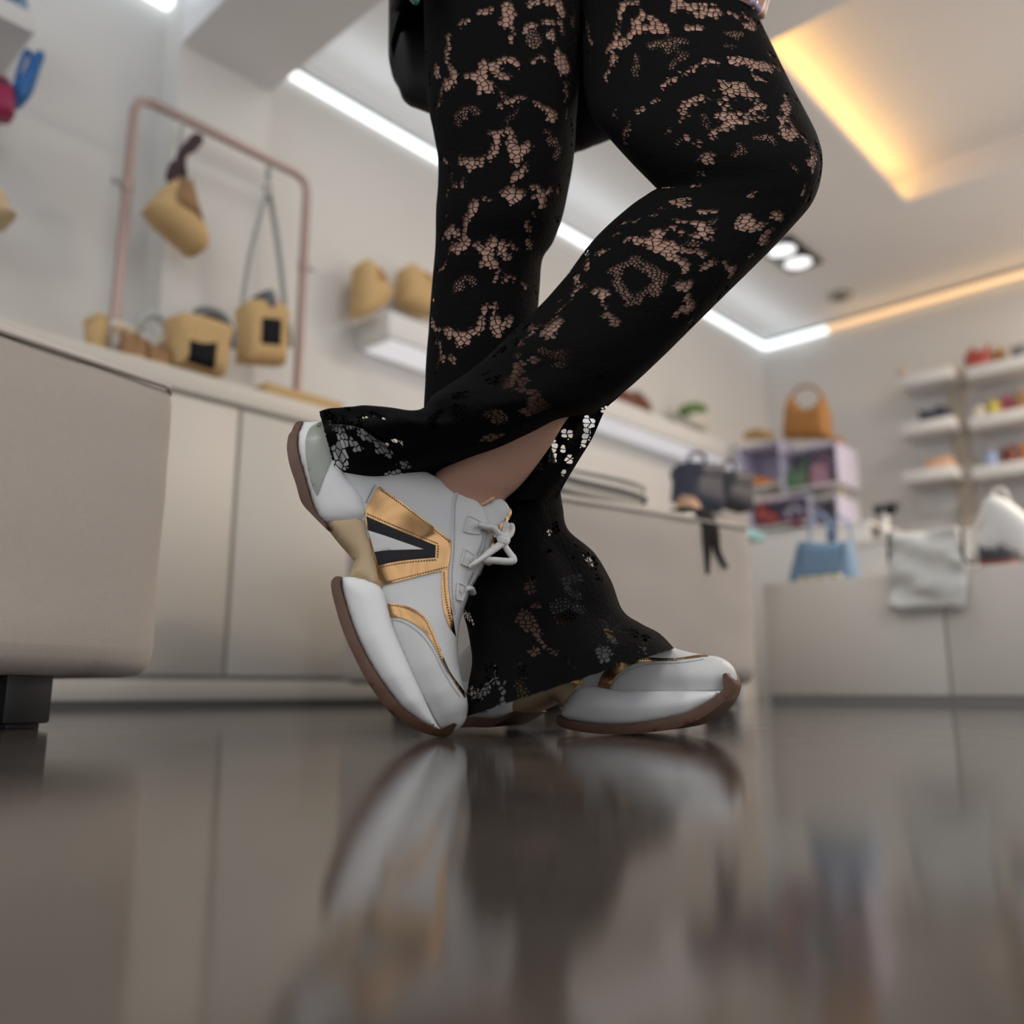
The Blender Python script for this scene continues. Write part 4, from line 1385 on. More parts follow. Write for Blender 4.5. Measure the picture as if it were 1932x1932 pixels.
def cloth_uv(R, v, rad, strokes):
    """pattern strokes drawn on the flat front view -> coordinates on the cloth (around, along)"""
    ss = np.linspace(0.003, .997, 61)
    P = R[:, None, 0:2] * (1 - ss)[None, :, None] + R[:, None, 2:4] * ss[None, :, None]
    out = []
    for w, pts in strokes:
        q = []
        dens = []
        for a, b2 in zip(pts[:-1], pts[1:]) if len(pts) > 1 else [(pts[0], (pts[0][0] + 1, pts[0][1]))]:
            k = max(2, int(math.hypot(b2[0] - a[0], b2[1] - a[1]) / 5) + 1)
            for t in np.linspace(0, 1, k):
                dens.append((a[0] + (b2[0] - a[0]) * t, a[1] + (b2[1] - a[1]) * t))
        for x, y in dens:
            d2 = (P[..., 0] - x) ** 2 + (P[..., 1] - y) ** 2
            i, j = np.unravel_index(np.argmin(d2), d2.shape)
            if d2[i, j] > 160:
                continue
            q.append((rad[i] * (math.acos(1 - 2 * ss[j]) - PI / 2), v[i]))
        if q:
            out.append((w * KPX / 2, np.array(q)))
    return out


def mask(u, vv, strokes, ramp):
    best = np.zeros(len(u))
    P = np.stack([u, vv], 1)
    for w, q in strokes:
        lo, hi = q.min(0) - w - ramp, q.max(0) + w + ramp
        idx = np.where((u > lo[0]) & (u < hi[0]) & (vv > lo[1]) & (vv < hi[1]))[0]
        if not len(idx):
            continue
        d = np.full(len(idx), 1e9)
        for k in range(len(q)):
            d = np.minimum(d, np.hypot(P[idx, 0] - q[k, 0], P[idx, 1] - q[k, 1]))
        best[idx] = np.maximum(best[idx], np.clip((w - d) / ramp + 1.25, 0, 1))
    return best


def tr(x0, y0, sc, lst):
    return [(w * sc, [(x0 + x * sc, y0 + y * sc) for x, y in pts]) for w, pts in lst]


kA, kB, kD, kE, kF = .207, .2277, .2692, .3106, .2432
netA = tr(780, 0, kA, [(110, [(215, 640), (225, 665)]), (60, [(160, 740), (170, 690)]), (80, [(400, 690), (340, 770)]), (50, [(300, 740), (270, 800), (260, 850)]), (50, [(360, 600), (370, 650)]), (50, [(480, 670), (580, 700)]),
    (100, [(650, 575), (650, 640), (630, 685)]), (85, [(755, 600), (770, 655)]), (65, [(820, 708), (860, 700)]), (100, [(640, 750), (690, 800)]), (50, [(610, 830), (620, 825)]), (70, [(350, 305), (340, 400), (320, 530)]),
    (65, [(800, 545), (860, 525), (900, 560), (960, 585)]), (115, [(870, 60), (880, 130), (850, 200)]), (45, [(905, 280), (890, 360)]), (40, [(430, 215), (520, 175)]), (60, [(620, 100), (720, 90)]),
    (60, [(1000, 275), (1040, 235), (1090, 225)]), (40, [(1170, 200), (1250, 200), (1330, 210)]), (95, [(1310, 20), (1330, 95)]), (50, [(1340, 130), (1400, 130)]), (80, [(1225, 320), (1275, 320), (1258, 352)]), (80, [(1200, 8), (1250, 8)]),
    (70, [(1060, 40), (1120, 10)]), (110, [(1300, 495), (1310, 560), (1400, 590)]), (70, [(1320, 640), (1360, 650)]), (60, [(1370, 520), (1375, 530)]), (45, [(1060, 560), (1100, 550)]), (50, [(1150, 515), (1180, 525)]), (30, [(1440, 455), (1460, 510)]), (60, [(1475, 565), (1510, 600)]),
    (55, [(1360, 750), (1400, 765)]), (45, [(1365, 830), (1380, 850)]), (30, [(1350, 890), (1350, 915)]), (40, [(1410, 870), (1412, 880)]), (45, [(1375, 990), (1375, 1060)]), (45, [(1410, 1100), (1425, 1160), (1435, 1220)]),
    (45, [(1095, 935), (1160, 975)]), (80, [(1200, 1005), (1270, 1045), (1225, 1075)]), (45, [(870, 905), (920, 895), (990, 890)]), (40, [(780, 960), (800, 955)]), (35, [(870, 945), (880, 942)]),
    (55, [(710, 1212), (790, 1210), (755, 1250)]), (75, [(745, 1310), (745, 1370), (705, 1420)]), (50, [(830, 1172), (875, 1190)]), (70, [(875, 1250), (880, 1300)]), (120, [(880, 1330), (920, 1380), (930, 1425)]), (85, [(1020, 1320), (1010, 1370)]),
    (45, [(425, 1410), (425, 1490)]), (55, [(440, 1490), (490, 1455)]), (85, [(530, 1480), (540, 1520)]), (60, [(610, 1450), (610, 1490)]), (70, [(1010, 1530), (960, 1580), (900, 1630)]),
    (95, [(830, 1740), (900, 1760), (970, 1780), (910, 1820)]), (50, [(1065, 1690), (1130, 1710)]), (55, [(1200, 1740), (1240, 1715)]), (55, [(1150, 1750), (1190, 1775)]), (55, [(1310, 1750), (1320, 1730)]), (45, [(1080, 1790), (1085, 1795)]), (70, [(1150, 1800), (1170, 1880)]),
    (45, [(470, 1650), (470, 1680)]), (40, [(355, 1580), (350, 1610)]), (45, [(385, 1680), (400, 1675)]), (45, [(325, 1700), (320, 1730)]), (45, [(315, 1790), (320, 1800)]), (55, [(260, 920), (240, 960), (205, 1010)]), (30, [(190, 1080), (190, 1130)]), (30, [(145, 490), (140, 560)]),
    (75, [(570, 1850), (570, 1920)]), (45, [(660, 1800), (700, 1812)]), (40, [(260, 1440), (310, 1480)]), (35, [(1420, 1490), (1420, 1560), (1400, 1600)]), (25, [(1420, 1290), (1440, 1380)])])
netC1 = tr(780, 380, kA, [(75, [(575, 20), (570, 80), (520, 140), (505, 190)]), (60, [(350, 225), (300, 290), (280, 330)]), (80, [(375, 260), (350, 310)]), (50, [(430, 275), (430, 310)]), (60, [(500, 270), (500, 330)]), (95, [(500, 380), (440, 430)]), (55, [(400, 395), (345, 455)]),
    (55, [(590, 385), (640, 440)]), (60, [(740, 330), (740, 360)]), (95, [(735, 390), (690, 430)]), (95, [(690, 490), (720, 555)]), (45, [(630, 568), (650, 566)]), (75, [(820, 395), (810, 450)]), (60, [(840, 495), (860, 510)]), (35, [(890, 378), (930, 430)]),
    (40, [(320, 125), (310, 145)]), (55, [(310, 560), (285, 590), (240, 620)]), (35, [(205, 680), (180, 740)]), (35, [(175, 910), (200, 912)]), (40, [(740, 712), (770, 680)]), (50, [(850, 690), (860, 690)]), (35, [(905, 695), (915, 695)]), (30, [(820, 720), (825, 715)]),
    (20, [(770, 570), (800, 640)]), (50, [(1000, 745), (1015, 780)]), (60, [(1040, 200), (1060, 240)]), (75, [(1050, 365), (1070, 400)]), (60, [(1310, 165), (1285, 195)]), (40, [(1085, 115), (1100, 118)]), (30, [(1090, 760), (1120, 860)]),
    (45, [(640, 960), (685, 950), (660, 1000)]), (35, [(740, 930), (765, 955), (760, 1030)]), (110, [(755, 1090), (770, 1140), (780, 1190)]), (75, [(880, 1065), (855, 1120)]), (60, [(635, 1070), (635, 1130)]), (70, [(610, 1170), (520, 1200)]),
    (75, [(440, 1210), (430, 1215)]), (70, [(325, 1175), (350, 1225)]), (55, [(260, 1165), (215, 1160), (170, 1085)]), (45, [(160, 1120), (165, 1060)]), (50, [(380, 1180), (385, 1185)]), (85, [(440, 1240), (450, 1290)]), (60, [(510, 1240), (510, 1275)]),
    (45, [(210, 1270), (215, 1300)]), (50, [(265, 1300), (265, 1350)]), (55, [(235, 1450), (295, 1425)]), (50, [(360, 1410), (380, 1440)]), (40, [(230, 1530), (235, 1560)])])
netF = tr(860, 900, kF, [(60, [(745, 385), (750, 410)]), (35, [(695, 425), (705, 430)]), (60, [(1020, 640), (1055, 660), (1020, 695)]), (25, [(880, 630)]), (22, [(895, 540)]), (25, [(960, 600), (1000, 640)]), (45, [(780, 825), (870, 790), (935, 778)]), (55, [(810, 850), (820, 885)]),
    (50, [(575, 810), (550, 860), (570, 890)]), (45, [(690, 580), (700, 620)]), (95, [(510, 1075), (540, 1110), (515, 1160)]), (50, [(470, 1090), (470, 1110)]), (45, [(600, 1180), (600, 1260)]), (40, [(580, 1000), (620, 1000)]), (45, [(1100, 1135), (1110, 1160)]), (65, [(1130, 1215), (1155, 1260), (1150, 1300)]),
    (90, [(1220, 1195), (1270, 1215), (1320, 1225)]), (55, [(1395, 1265), (1390, 1320), (1370, 1370)]), (40, [(1410, 1245)]), (95, [(1060, 1370), (1085, 1390), (1070, 1420)]), (40, [(1150, 1090), (1150, 1100)]), (95, [(45, 1040), (80, 1075), (110, 1100)]), (40, [(140, 1120), (140, 1160)]),
    (25, [(150, 1270), (148, 1330)]), (22, [(150, 1380), (150, 1390)]), (30, [(265, 1460), (275, 1500)]), (75, [(90, 1630), (130, 1680), (190, 1680), (255, 1640), (285, 1600)]), (55, [(160, 1725), (200, 1710)]), (32, [(370, 1610), (372, 1700), (385, 1750), (370, 1790)]), (30, [(315, 1450), (335, 1580)]),
    (50, [(560, 1375), (600, 1360)]), (35, [(660, 1330)]), (35, [(720, 1370), (740, 1370)]), (22, [(815, 1440), (870, 1510)]), (70, [(1190, 1500), (1240, 1560)]), (30, [(1640, 1270)])])
dotF = tr(780, 0, kA, [(150, [(1085, 350), (1100, 365)]), (65, [(410, 1040), (440, 1000), (540, 975)]), (50, [(580, 1010), (600, 1030)]), (40, [(480, 1075), (490, 1080)]), (40, [(420, 1125), (430, 1130)]), (75, [(1225, 1280), (1290, 1290), (1300, 1360), (1270, 1430)]),
    (40, [(1180, 1195), (1215, 1210)]), (50, [(1470, 30), (1470, 150)]), (80, [(1470, 320), (1500, 390)]), (60, [(1440, 210), (1460, 230)]), (40, [(800, 820), (810, 920)]), (35, [(840, 1110), (920, 1000)]), (50, [(1330, 215), (1350, 290)])]) \
    + tr(780, 380, kA, [(55, [(430, 715), (520, 690), (565, 740)]), (50, [(395, 740), (395, 820)]), (40, [(455, 780), (460, 790)])]) \
    + tr(860, 900, kF, [(100, [(740, 1030), (800, 1020), (830, 1060), (800, 1110)]), (60, [(880, 1030), (930, 1040)]), (70, [(480, 1630), (500, 1720)]), (60, [(470, 1490), (500, 1520)]), (40, [(860, 920), (920, 930)]), (40, [(160, 740), (210, 740)]), (35, [(1050, 790), (1090, 800)])])
netB = tr(1120, 0, kB, [(60, [(185, 45), (170, 150)]), (40, [(205, 30), (290, 18)]), (35, [(150, 205), (150, 215)]), (48, [(160, 265), (130, 345), (85, 410)]), (55, [(160, 385), (220, 355), (240, 295)]), (50, [(140, 470), (95, 530)]), (40, [(75, 580), (50, 660)]),
    (60, [(335, 100), (330, 150), (285, 175)]), (80, [(430, 160), (420, 170)]), (65, [(258, 262), (320, 240), (360, 220)]), (95, [(430, 220), (500, 235)]), (75, [(600, 20), (660, 15)]), (60, [(570, 80), (600, 60)]), (65, [(680, 55), (740, 40)]), (35, [(785, 40), (840, 50)]), (35, [(890, 45), (910, 48)]),
    (50, [(820, 95), (950, 95)]), (55, [(890, 122), (910, 130)]), (50, [(740, 135), (800, 132)]), (55, [(670, 235), (720, 225)]), (35, [(780, 220), (805, 222)]), (35, [(1030, 100), (1120, 138)]), (55, [(1160, 105), (1215, 140)]), (45, [(1250, 160), (1290, 190)]), (50, [(1165, 195), (1270, 238)]),
    (28, [(1325, 190), (1340, 250)]), (75, [(1020, 498), (1090, 500)]), (70, [(1150, 510), (1150, 540)]), (80, [(1220, 525), (1300, 550), (1370, 560)]), (60, [(1410, 530), (1440, 560)]), (45, [(1500, 560), (1580, 650)]), (40, [(770, 515), (850, 502)]), (28, [(870, 510), (920, 515)]), (38, [(740, 553), (690, 580)]), (25, [(650, 595), (600, 620)]), (45, [(550, 645), (510, 665), (470, 710)]),
    (45, [(1190, 635), (1290, 660)]), (45, [(895, 680), (920, 672)]), (30, [(850, 730), (900, 718)]), (35, [(995, 680), (1050, 688)]), (75, [(970, 760), (1040, 740), (1120, 708)]), (60, [(1105, 792), (1185, 765)]), (32, [(870, 840), (880, 830)]), (28, [(920, 818), (955, 808)]), (26, [(920, 885), (970, 870)]), (26, [(1020, 842), (1045, 836)]), (30, [(1155, 855), (1210, 835)]),
    (42, [(1255, 880), (1140, 925)]), (75, [(900, 960), (975, 950)]), (38, [(1030, 945), (1090, 935)]), (38, [(1115, 972), (1180, 970)]), (35, [(1190, 990), (1250, 980)]), (25, [(1260, 972), (1310, 950)]), (55, [(940, 1020), (1000, 1010)]), (50, [(1020, 1018), (1090, 1015)]), (45, [(975, 1060), (910, 1070)]), (50, [(860, 1085), (835, 1140)]),
    (60, [(770, 805), (690, 840)]), (55, [(660, 830), (610, 910)]), (85, [(1460, 805), (1475, 860), (1440, 920)]), (40, [(1545, 805), (1585, 825)]), (35, [(1615, 835), (1650, 855)]), (28, [(1680, 860), (1720, 920)]), (55, [(1375, 965), (1420, 995)]), (50, [(1480, 995), (1495, 1020)]), (70, [(1400, 1050), (1400, 1080)]), (95, [(1420, 1110), (1500, 1095)]), (60, [(1440, 1150), (1470, 1150)]), (55, [(1500, 1070), (1545, 1110)]),
    (65, [(1600, 1135), (1630, 1180)]), (55, [(1645, 1215), (1650, 1230)]), (70, [(1725, 1190), (1740, 1230)]), (75, [(1780, 1290), (1785, 1350)]), (50, [(1785, 1410), (1785, 1460)]), (80, [(1680, 1290), (1680, 1340), (1690, 1400)]), (45, [(1635, 1350), (1640, 1365)]), (35, [(1835, 1290), (1845, 1400)]), (30, [(1700, 1230), (1690, 1260)]),
    (55, [(760, 1300), (820, 1275)]), (60, [(780, 1350), (820, 1330)]), (45, [(710, 1200), (740, 1170)]), (28, [(765, 1450), (780, 1440)]), (35, [(1645, 1580), (1650, 1595)]), (38, [(1705, 1620), (1715, 1670)]), (40, [(745, 1547), (785, 1547)]), (60, [(690, 1640), (750, 1630)]), (70, [(710, 1680), (745, 1700)]), (45, [(610, 1655), (660, 1680)]), (35, [(535, 1715), (565, 1716)]), (35, [(850, 1730), (960, 1742)]),
    (40, [(430, 815), (400, 850)]), (45, [(340, 880), (300, 920)]), (35, [(240, 1000), (235, 1060)]), (50, [(215, 1080), (210, 1160)]), (30, [(225, 1180), (240, 1225)]), (35, [(130, 900), (130, 960)]), (25, [(510, 1110), (540, 1070)]), (25, [(580, 1000), (600, 975)]), (22, [(640, 960), (670, 945)]), (35, [(660, 1125), (640, 1150)]), (25, [(610, 1170), (585, 1215)]),
    (20, [(1490, 770), (1500, 775)]), (25, [(1340, 340), (1352, 350)]), (45, [(1380, 450), (1410, 465)]), (24, [(1355, 432), (1365, 436)])]) + tr(780, 0, kA, [(85, [(1555, 150), (1545, 240)]), (60, [(1585, 230), (1580, 330), (1600, 380)]), (45, [(1575, 480), (1590, 560)]), (40, [(1550, 20), (1550, 40)]), (50, [(1560, 830), (1550, 930)])])
netC2 = tr(780, 380, kA, [(60, [(1030, 1110), (1060, 1130)]), (75, [(1080, 1135), (1100, 1160)]), (50, [(1085, 1210), (1090, 1230)]), (75, [(1185, 1125), (1195, 1130)]), (85, [(1290, 1085), (1310, 1100)]), (110, [(1270, 1150), (1260, 1190)]), (60, [(1190, 1185), (1250, 1235)]), (35, [(1345, 1085), (1350, 1095)]), (60, [(1030, 1150), (1025, 1160)]),
    (60, [(860, 1345), (850, 1355)]), (45, [(810, 1375), (770, 1430)]), (85, [(980, 1505), (970, 1550)]), (60, [(950, 1590), (960, 1590)]), (75, [(1015, 1620), (1030, 1640)]), (45, [(1030, 1675), (1035, 1680)]), (50, [(720, 1630), (760, 1615)]), (50, [(800, 1595), (820, 1600)]), (95, [(800, 1650), (830, 1660)]), (80, [(880, 1630), (900, 1680)]), (40, [(680, 1580), (710, 1560)]),
    (50, [(1000, 1720), (1060, 1735)]), (75, [(1130, 1745), (1130, 1790)]), (130, [(1150, 1850), (1190, 1890)]), (100, [(1060, 1900), (1090, 1930)]), (50, [(470, 1800), (520, 1760)]), (30, [(455, 1860), (470, 1890)]), (45, [(100, 1800), (110, 1820)]), (55, [(980, 1290), (1010, 1305)]), (50, [(1100, 1440), (1120, 1460)]), (50, [(905, 1210)]),
    (65, [(1625, 800), (1640, 810)]), (60, [(1695, 805), (1710, 825)]), (50, [(1680, 860), (1700, 870)]), (28, [(1705, 910), (1715, 970)]), (45, [(1740, 1010), (1750, 1030)]), (55, [(1805, 1065), (1805, 1075)]), (50, [(1800, 1110), (1800, 1120)]), (40, [(1710, 1035)]), (45, [(1560, 555), (1580, 535)]), (40, [(1590, 580), (1575, 620)]), (50, [(1430, 605), (1390, 655)]), (50, [(1450, 660), (1490, 670)]),
    (55, [(1485, 700), (1475, 745)]), (60, [(1475, 790), (1525, 770)]), (45, [(1465, 815), (1460, 820)]), (30, [(1440, 855), (1445, 900)]), (45, [(1340, 905), (1345, 905)]), (55, [(1370, 940), (1375, 940)]), (40, [(1320, 985), (1310, 1000)]), (45, [(1560, 475), (1610, 468)]), (55, [(1670, 470), (1700, 470)]), (45, [(1730, 420), (1760, 425)])])
netD = tr(1040, 340, kD, [(32, [(490, 300), (540, 280), (610, 275)]), (22, [(430, 385), (490, 360)]), (55, [(715, 350), (750, 370)]), (40, [(700, 385), (740, 392)]), (40, [(510, 410), (570, 395)]), (60, [(600, 420), (630, 432)]), (45, [(650, 410), (710, 420)]), (70, [(690, 450), (730, 470)]), (35, [(745, 470)]), (60, [(770, 480), (800, 490)]), (60, [(790, 515), (820, 535)]),
    (45, [(770, 415), (800, 430)]), (45, [(830, 460), (860, 470)]), (38, [(890, 480), (945, 492)]), (38, [(845, 540), (865, 550)]), (48, [(895, 560), (905, 575)]), (45, [(900, 600), (900, 630)]), (50, [(985, 290), (1010, 295)]), (60, [(1020, 310), (1050, 325)]), (45, [(1080, 335), (1100, 340)]), (40, [(970, 380), (1040, 380), (1070, 400)]), (38, [(1080, 203), (1100, 212)]),
    (30, [(820, 318), (850, 328)]), (35, [(890, 350), (910, 355)]), (34, [(860, 268), (920, 290)]), (75, [(1300, 250), (1290, 270)]), (70, [(1275, 310), (1330, 320)]), (75, [(1345, 295), (1350, 305)]), (60, [(1395, 325), (1435, 315)]), (70, [(1485, 350), (1470, 380)]), (65, [(1455, 420), (1450, 430)]), (55, [(1525, 215), (1530, 240)]), (35, [(1570, 265), (1580, 240)]),
    (32, [(1490, 430), (1550, 390)]), (40, [(988, 485), (992, 488)]), (50, [(1022, 498), (1024, 505)]), (55, [(1100, 555), (1060, 580), (1020, 605)]), (50, [(1175, 565), (1180, 580)]), (40, [(1200, 605)]), (55, [(1220, 640), (1215, 670)]), (50, [(1260, 590), (1245, 630)]), (75, [(850, 730), (870, 740)]), (75, [(900, 720), (905, 740)]), (40, [(910, 795), (895, 830)]), (70, [(930, 860), (930, 910)]), (45, [(880, 880), (830, 940)]),
    (40, [(1190, 740), (1145, 820)]), (40, [(960, 965), (950, 1010)]), (30, [(1690, 70), (1695, 75)]), (35, [(1740, 110), (1750, 150)]), (35, [(1320, 80), (1322, 100)]), (38, [(1360, 530), (1410, 510)])])
netE = tr(580, 640, kE, [(65, [(140, 530), (180, 540)]), (60, [(185, 575), (190, 590)]), (70, [(225, 610), (230, 620)]), (55, [(265, 605), (330, 640)]), (55, [(215, 650), (240, 665)]), (50, [(270, 690), (250, 740)]), (70, [(205, 770), (240, 790)]), (55, [(205, 815), (235, 830)]), (60, [(405, 690), (440, 700)]), (50, [(460, 705), (490, 715)]), (65, [(515, 722), (520, 730)]), (35, [(545, 715), (630, 712)]),
    (45, [(330, 735), (360, 755)]), (55, [(515, 540), (540, 575)]), (35, [(285, 500), (310, 500)]), (28, [(340, 450), (370, 448)]), (28, [(440, 448), (460, 448)]), (40, [(870, 455), (850, 520), (865, 590)]), (30, [(390, 620), (395, 670)]), (50, [(505, 765), (540, 768)]), (30, [(460, 530)]), (24, [(575, 660), (600, 662)]), (40, [(630, 800), (635, 820)]), (50, [(540, 855), (580, 850)]), (60, [(1150, 610), (1175, 615)]), (60, [(390, 560), (400, 565)]), (45, [(265, 560)])])
dotN = tr(1120, 0, kB, [(40, [(990, 268), (1130, 268)]), (35, [(1055, 300), (1075, 303)]), (30, [(980, 380), (1060, 380)]), (60, [(380, 375), (520, 345), (650, 345)]), (60, [(520, 410), (580, 370)]), (50, [(650, 450), (540, 550)]), (50, [(1180, 1130), (1320, 1130), (1320, 1180)]), (50, [(1030, 1190), (1080, 1240), (1010, 1290)]), (65, [(1480, 1385), (1530, 1410)]), (55, [(300, 460), (280, 600)]), (50, [(780, 950), (800, 1050)])]) \
    + tr(1040, 340, kD, [(55, [(400, 625), (440, 600), (520, 575)]), (50, [(560, 540), (600, 580)]), (65, [(640, 590), (690, 640), (740, 670)]), (60, [(690, 660), (720, 720)]), (45, [(430, 705), (470, 770), (500, 820)]), (45, [(510, 855), (550, 850), (585, 820), (600, 780)]), (60, [(660, 740), (690, 790)]), (40, [(450, 650), (460, 670)]), (40, [(930, 425), (990, 450)]), (50, [(1090, 280), (1110, 265)]), (30, [(690, 240), (730, 240)]), (40, [(1020, 205), (1040, 225)])]) \
    + tr(780, 380, kA, [(55, [(1300, 1490), (1360, 1490)]), (110, [(1320, 1390), (1420, 1400)]), (70, [(960, 1260), (1000, 1310)]), (60, [(950, 1390), (960, 1410)]), (45, [(1180, 1360), (1240, 1380)]), (50, [(1660, 1580), (1690, 1600)])]) \
    + tr(580, 640, kE, [(60, [(960, 345), (990, 360)]), (60, [(970, 420), (1000, 500)]), (70, [(1160, 460), (1200, 490)]), (45, [(590, 460), (610, 468)])])

# cloth: both trouser legs and the back flap of the crossing flare
CV, CF, CU, CN, CDt = [], [], [], [], []


def add_leg(rings, nets, dots, seed, fold):
    R, v, phis, X, rad = leg_cloth(rings)
    nr, nc = X.shape[:2]
    base = len(CV)
    s1 = cloth_uv(R, v, rad, nets)
    s2 = cloth_uv(R, v, rad, dots)
    front = np.where(phis > PI / 2 + PI / 2 + 1e-9, PI * 2 - phis - PI * 0, phis)
    # angle from the front centre line, mirrored for the back half
    fr = np.abs(phis - PI / 2)
    sgn = np.sign(phis - PI / 2)
    frf = np.where(fr > PI / 2, PI - fr, fr) * sgn
    u = (rad[:, None] * frf[None, :]).ravel()
    vv = np.repeat(v, nc)
    net = mask(u, vv, s1, .0022)
    dot = mask(u, vv, s2, .0028)
    uc = (rad[:, None] * (phis - PI / 2)[None, :]).ravel()
    # out-of-plane wrinkles and folds
    cen = X[:, :-1].mean(axis=1)
    nrm = X - cen[:, None]
    nrm /= np.linalg.norm(nrm, axis=2)[..., None] + 1e-9
    L = v[-1]
    for i in range(nr):
        f = v[i] / L
        for j in range(nc):
            ph = phis[j]
            c3 = (math.cos(ph) * 1.6 + seed, math.sin(ph) * 1.6, v[i] * 22)
            amp = .0006 + .0030 * max(0.0, (f - fold[0]) / (1 - fold[0])) ** .8 if f > fold[0] else .0006
            side = .35 + .65 * abs(math.sin(ph))       # keep the outline
            k = noise.noise(c3) * amp * 2 + noise.noise((c3[0] * 3, c3[1] * 3, v[i] * 75)) * .0005
            if f > fold[1]:
                k += fold[2] * (f - fold[1]) / (1 - fold[1]) * math.sin(ph * 7 + seed + 6 * f) * abs(math.sin(ph)) ** .5
            X[i, j] += nrm[i, j] * k * side
    # frayed hem
    for j in range(nc):
        X[-1, j] += (X[-1, j] - X[-2, j]) * (.7 * noise.noise((j * .9, seed, 0)) + .5 * noise.noise((j * 2.3, seed, 1)))
    Xr = X.reshape(-1, 3)
    CV.extend(Xr)
    CU.extend(np.stack([uc, vv + seed, np.zeros_like(vv)], 1))
    CN.extend(net)
    CDt.extend(dot)
    for i in range(nr - 1):
        for j in range(nc - 1):
            a = base + i * nc + j
            CF.append((a, a + 1, a + nc + 1, a + nc))
    return R, X


add_leg(FAR, netA + netC1 + netF, dotF, 3.0, (.55, .62, .004))
add_leg(NEAR, netB + netC2 + netD + netE, dotN, 11.0, (.60, .72, .004))
# hanging back part of the crossing flare, seen behind the bare ankle
FLAP = [(1075, 742, 1196, 722), (1062, 775, 1164, 752), (1040, 800, 1142, 774), (1010, 840, 1118, 826), (985, 880, 1090, 872), (965, 915, 1066, 912), (955, 945, 1052, 940)]
fl = np.array(catmull(FLAP, 12))
netG = tr(580, 640, kE, [(60, [(1570, 570), (1590, 580)]), (60, [(1490, 640), (1490, 660)]), (55, [(1490, 700), (1490, 730)]), (55, [(1590, 725), (1590, 740)]), (55, [(1700, 490), (1695, 600)]), (35, [(1680, 620), (1670, 650)]), (40, [(1550, 660), (1555, 670)]), (45, [(1720, 490), (1730, 520)]), (30, [(1560, 800), (1550, 820)]), (40, [(1800, 430), (1810, 425)]), (60, [(1400, 765), (1410, 770)])])
base = len(CV)
ncf = 50
for i, a in enumerate(fl):
    for j in range(ncf):
        t = j / (ncf - 1)
        px, py = a[0] + (a[2] - a[0]) * t, a[1] + (a[3] - a[1]) * t
        CV.append(at_y(px, py, .893 - .02 * math.sin(PI * t) + .003 * math.sin(t * 14 + i * .1)))
        CU.append((px * KPX, py * KPX, 0))
        n_ = 0.0
        for w, pts in netG:
            for (xa, ya), (xb, yb) in zip(pts[:-1], pts[1:]):
                d = np.array((xb - xa, yb - ya))
                tt = max(0, min(1, ((px - xa) * d[0] + (py - ya) * d[1]) / (d @ d)))
                dd = math.hypot(px - xa - d[0] * tt, py - ya - d[1] * tt)
                n_ = max(n_, min(1, max(0, (w / 2 - dd) / 4.2 + .55)))
        CN.append(n_)
        CDt.append(0.0)
        if i and j:
            k = base + i * ncf + j
            CF.append((k - ncf - 1, k - ncf, k, k - 1))
tro = put('lace_trousers', [Vector(p) - PO for p in CV], CF, 'lace', PERSON, auto=0)
me = tro.data
for nm, data, ty in (('net', np.array(CN, np.float32), 'FLOAT'), ('dot', np.array(CDt, np.float32), 'FLOAT')):
    me.attributes.new(nm, ty, 'POINT').data.foreach_set('value', data)
me.attributes.new('cloth', 'FLOAT_VECTOR', 'POINT').data.foreach_set('vector', np.array(CU, np.float32).ravel())
tro['label'] = 'black openwork lace flared trousers'

# body: legs, hips and arms grown into one surface
bm = bmesh.new()


def body_tube(rings, n=26, shrink=.0):
    prev = None
    first = None
    for a in rings:
        A, B = at_y(a[0], a[1], a[4]), at_y(a[2], a[3], a[4])
        c = (A + B) / 2
        h = (B - A) / 2
        h = h * max(.3, (1 - shrink / np.linalg.norm(h)))
        view = (c - O3) / np.linalg.norm(c - O3)
        dv = view - h * (view @ h) / (h @ h)
        dv = dv / np.linalg.norm(dv) * (np.linalg.norm(h) * a[5])
        ring = [bm.verts.new(c - h * math.cos(p) - dv * math.sin(p)) for p in np.linspace(0, 2 * PI, n, endpoint=False)]
        if prev:
            for k in range(n):
                bm.faces.new((prev[k], prev[(k + 1) % n], ring[(k + 1) % n], ring[k]))
        else:
            first = ring
        prev = ring
    bm.faces.new(first)
    bm.faces.new(prev)


cat = lambda r, n=4: catmull([tuple(map(float, x)) for x in r], n)
body_tube(cat(FAR[:15] + [(812, 715, 985, 715, .95, .95), (830, 780, 985, 785, .95, .95), (868, 880, 985, 880, .955, 1.0), (890, 980, 985, 980, .96, 1.1), (900, 1060, 1000, 1060, .965, 1.1), (905, 1130, 1020, 1120, .965, .9), (915, 1200, 1060, 1170, .96, .75), (960, 1265, 1080, 1215, .95, .7)]), shrink=.0035)
body_tube(cat(NEAR[:17] + [(965, 655, 1205, 685, .834, .9), (935, 715, 1140, 742, .842, .9), (895, 775, 1082, 785, .855, .85), (848, 838, 1046, 842, .868, .72), (815, 890, 992, 915, .878, .6), (800, 930, 955, 950, .884, .48), (780, 980, 930, 1000, .886, .36),
                         (770, 1060, 888, 1060, .887, .3), (775, 1140, 868, 1140, .887, .3), (790, 1220, 845, 1220, .887, .3)]), shrink=.0035)
body_tube([(820, -560, 1320, -560, .97, .45), (800, -450, 1340, -450, .97, .5), (790, -330, 1345, -330, .96, .48), (800, -200, 1350, -200, .955, .45), (860, -90, 1320, -90, .952, .3), (960, -30, 1210, -30, .952, .3)], 32, shrink=.006)


def limb(path, rads, n=12):
    v, f = tube_geo([Vector(p) for p in path], rads, n)
    vv = [bm.verts.new(x) for x in v]
    for q in f:
        bm.faces.new([vv[i] for i in q])


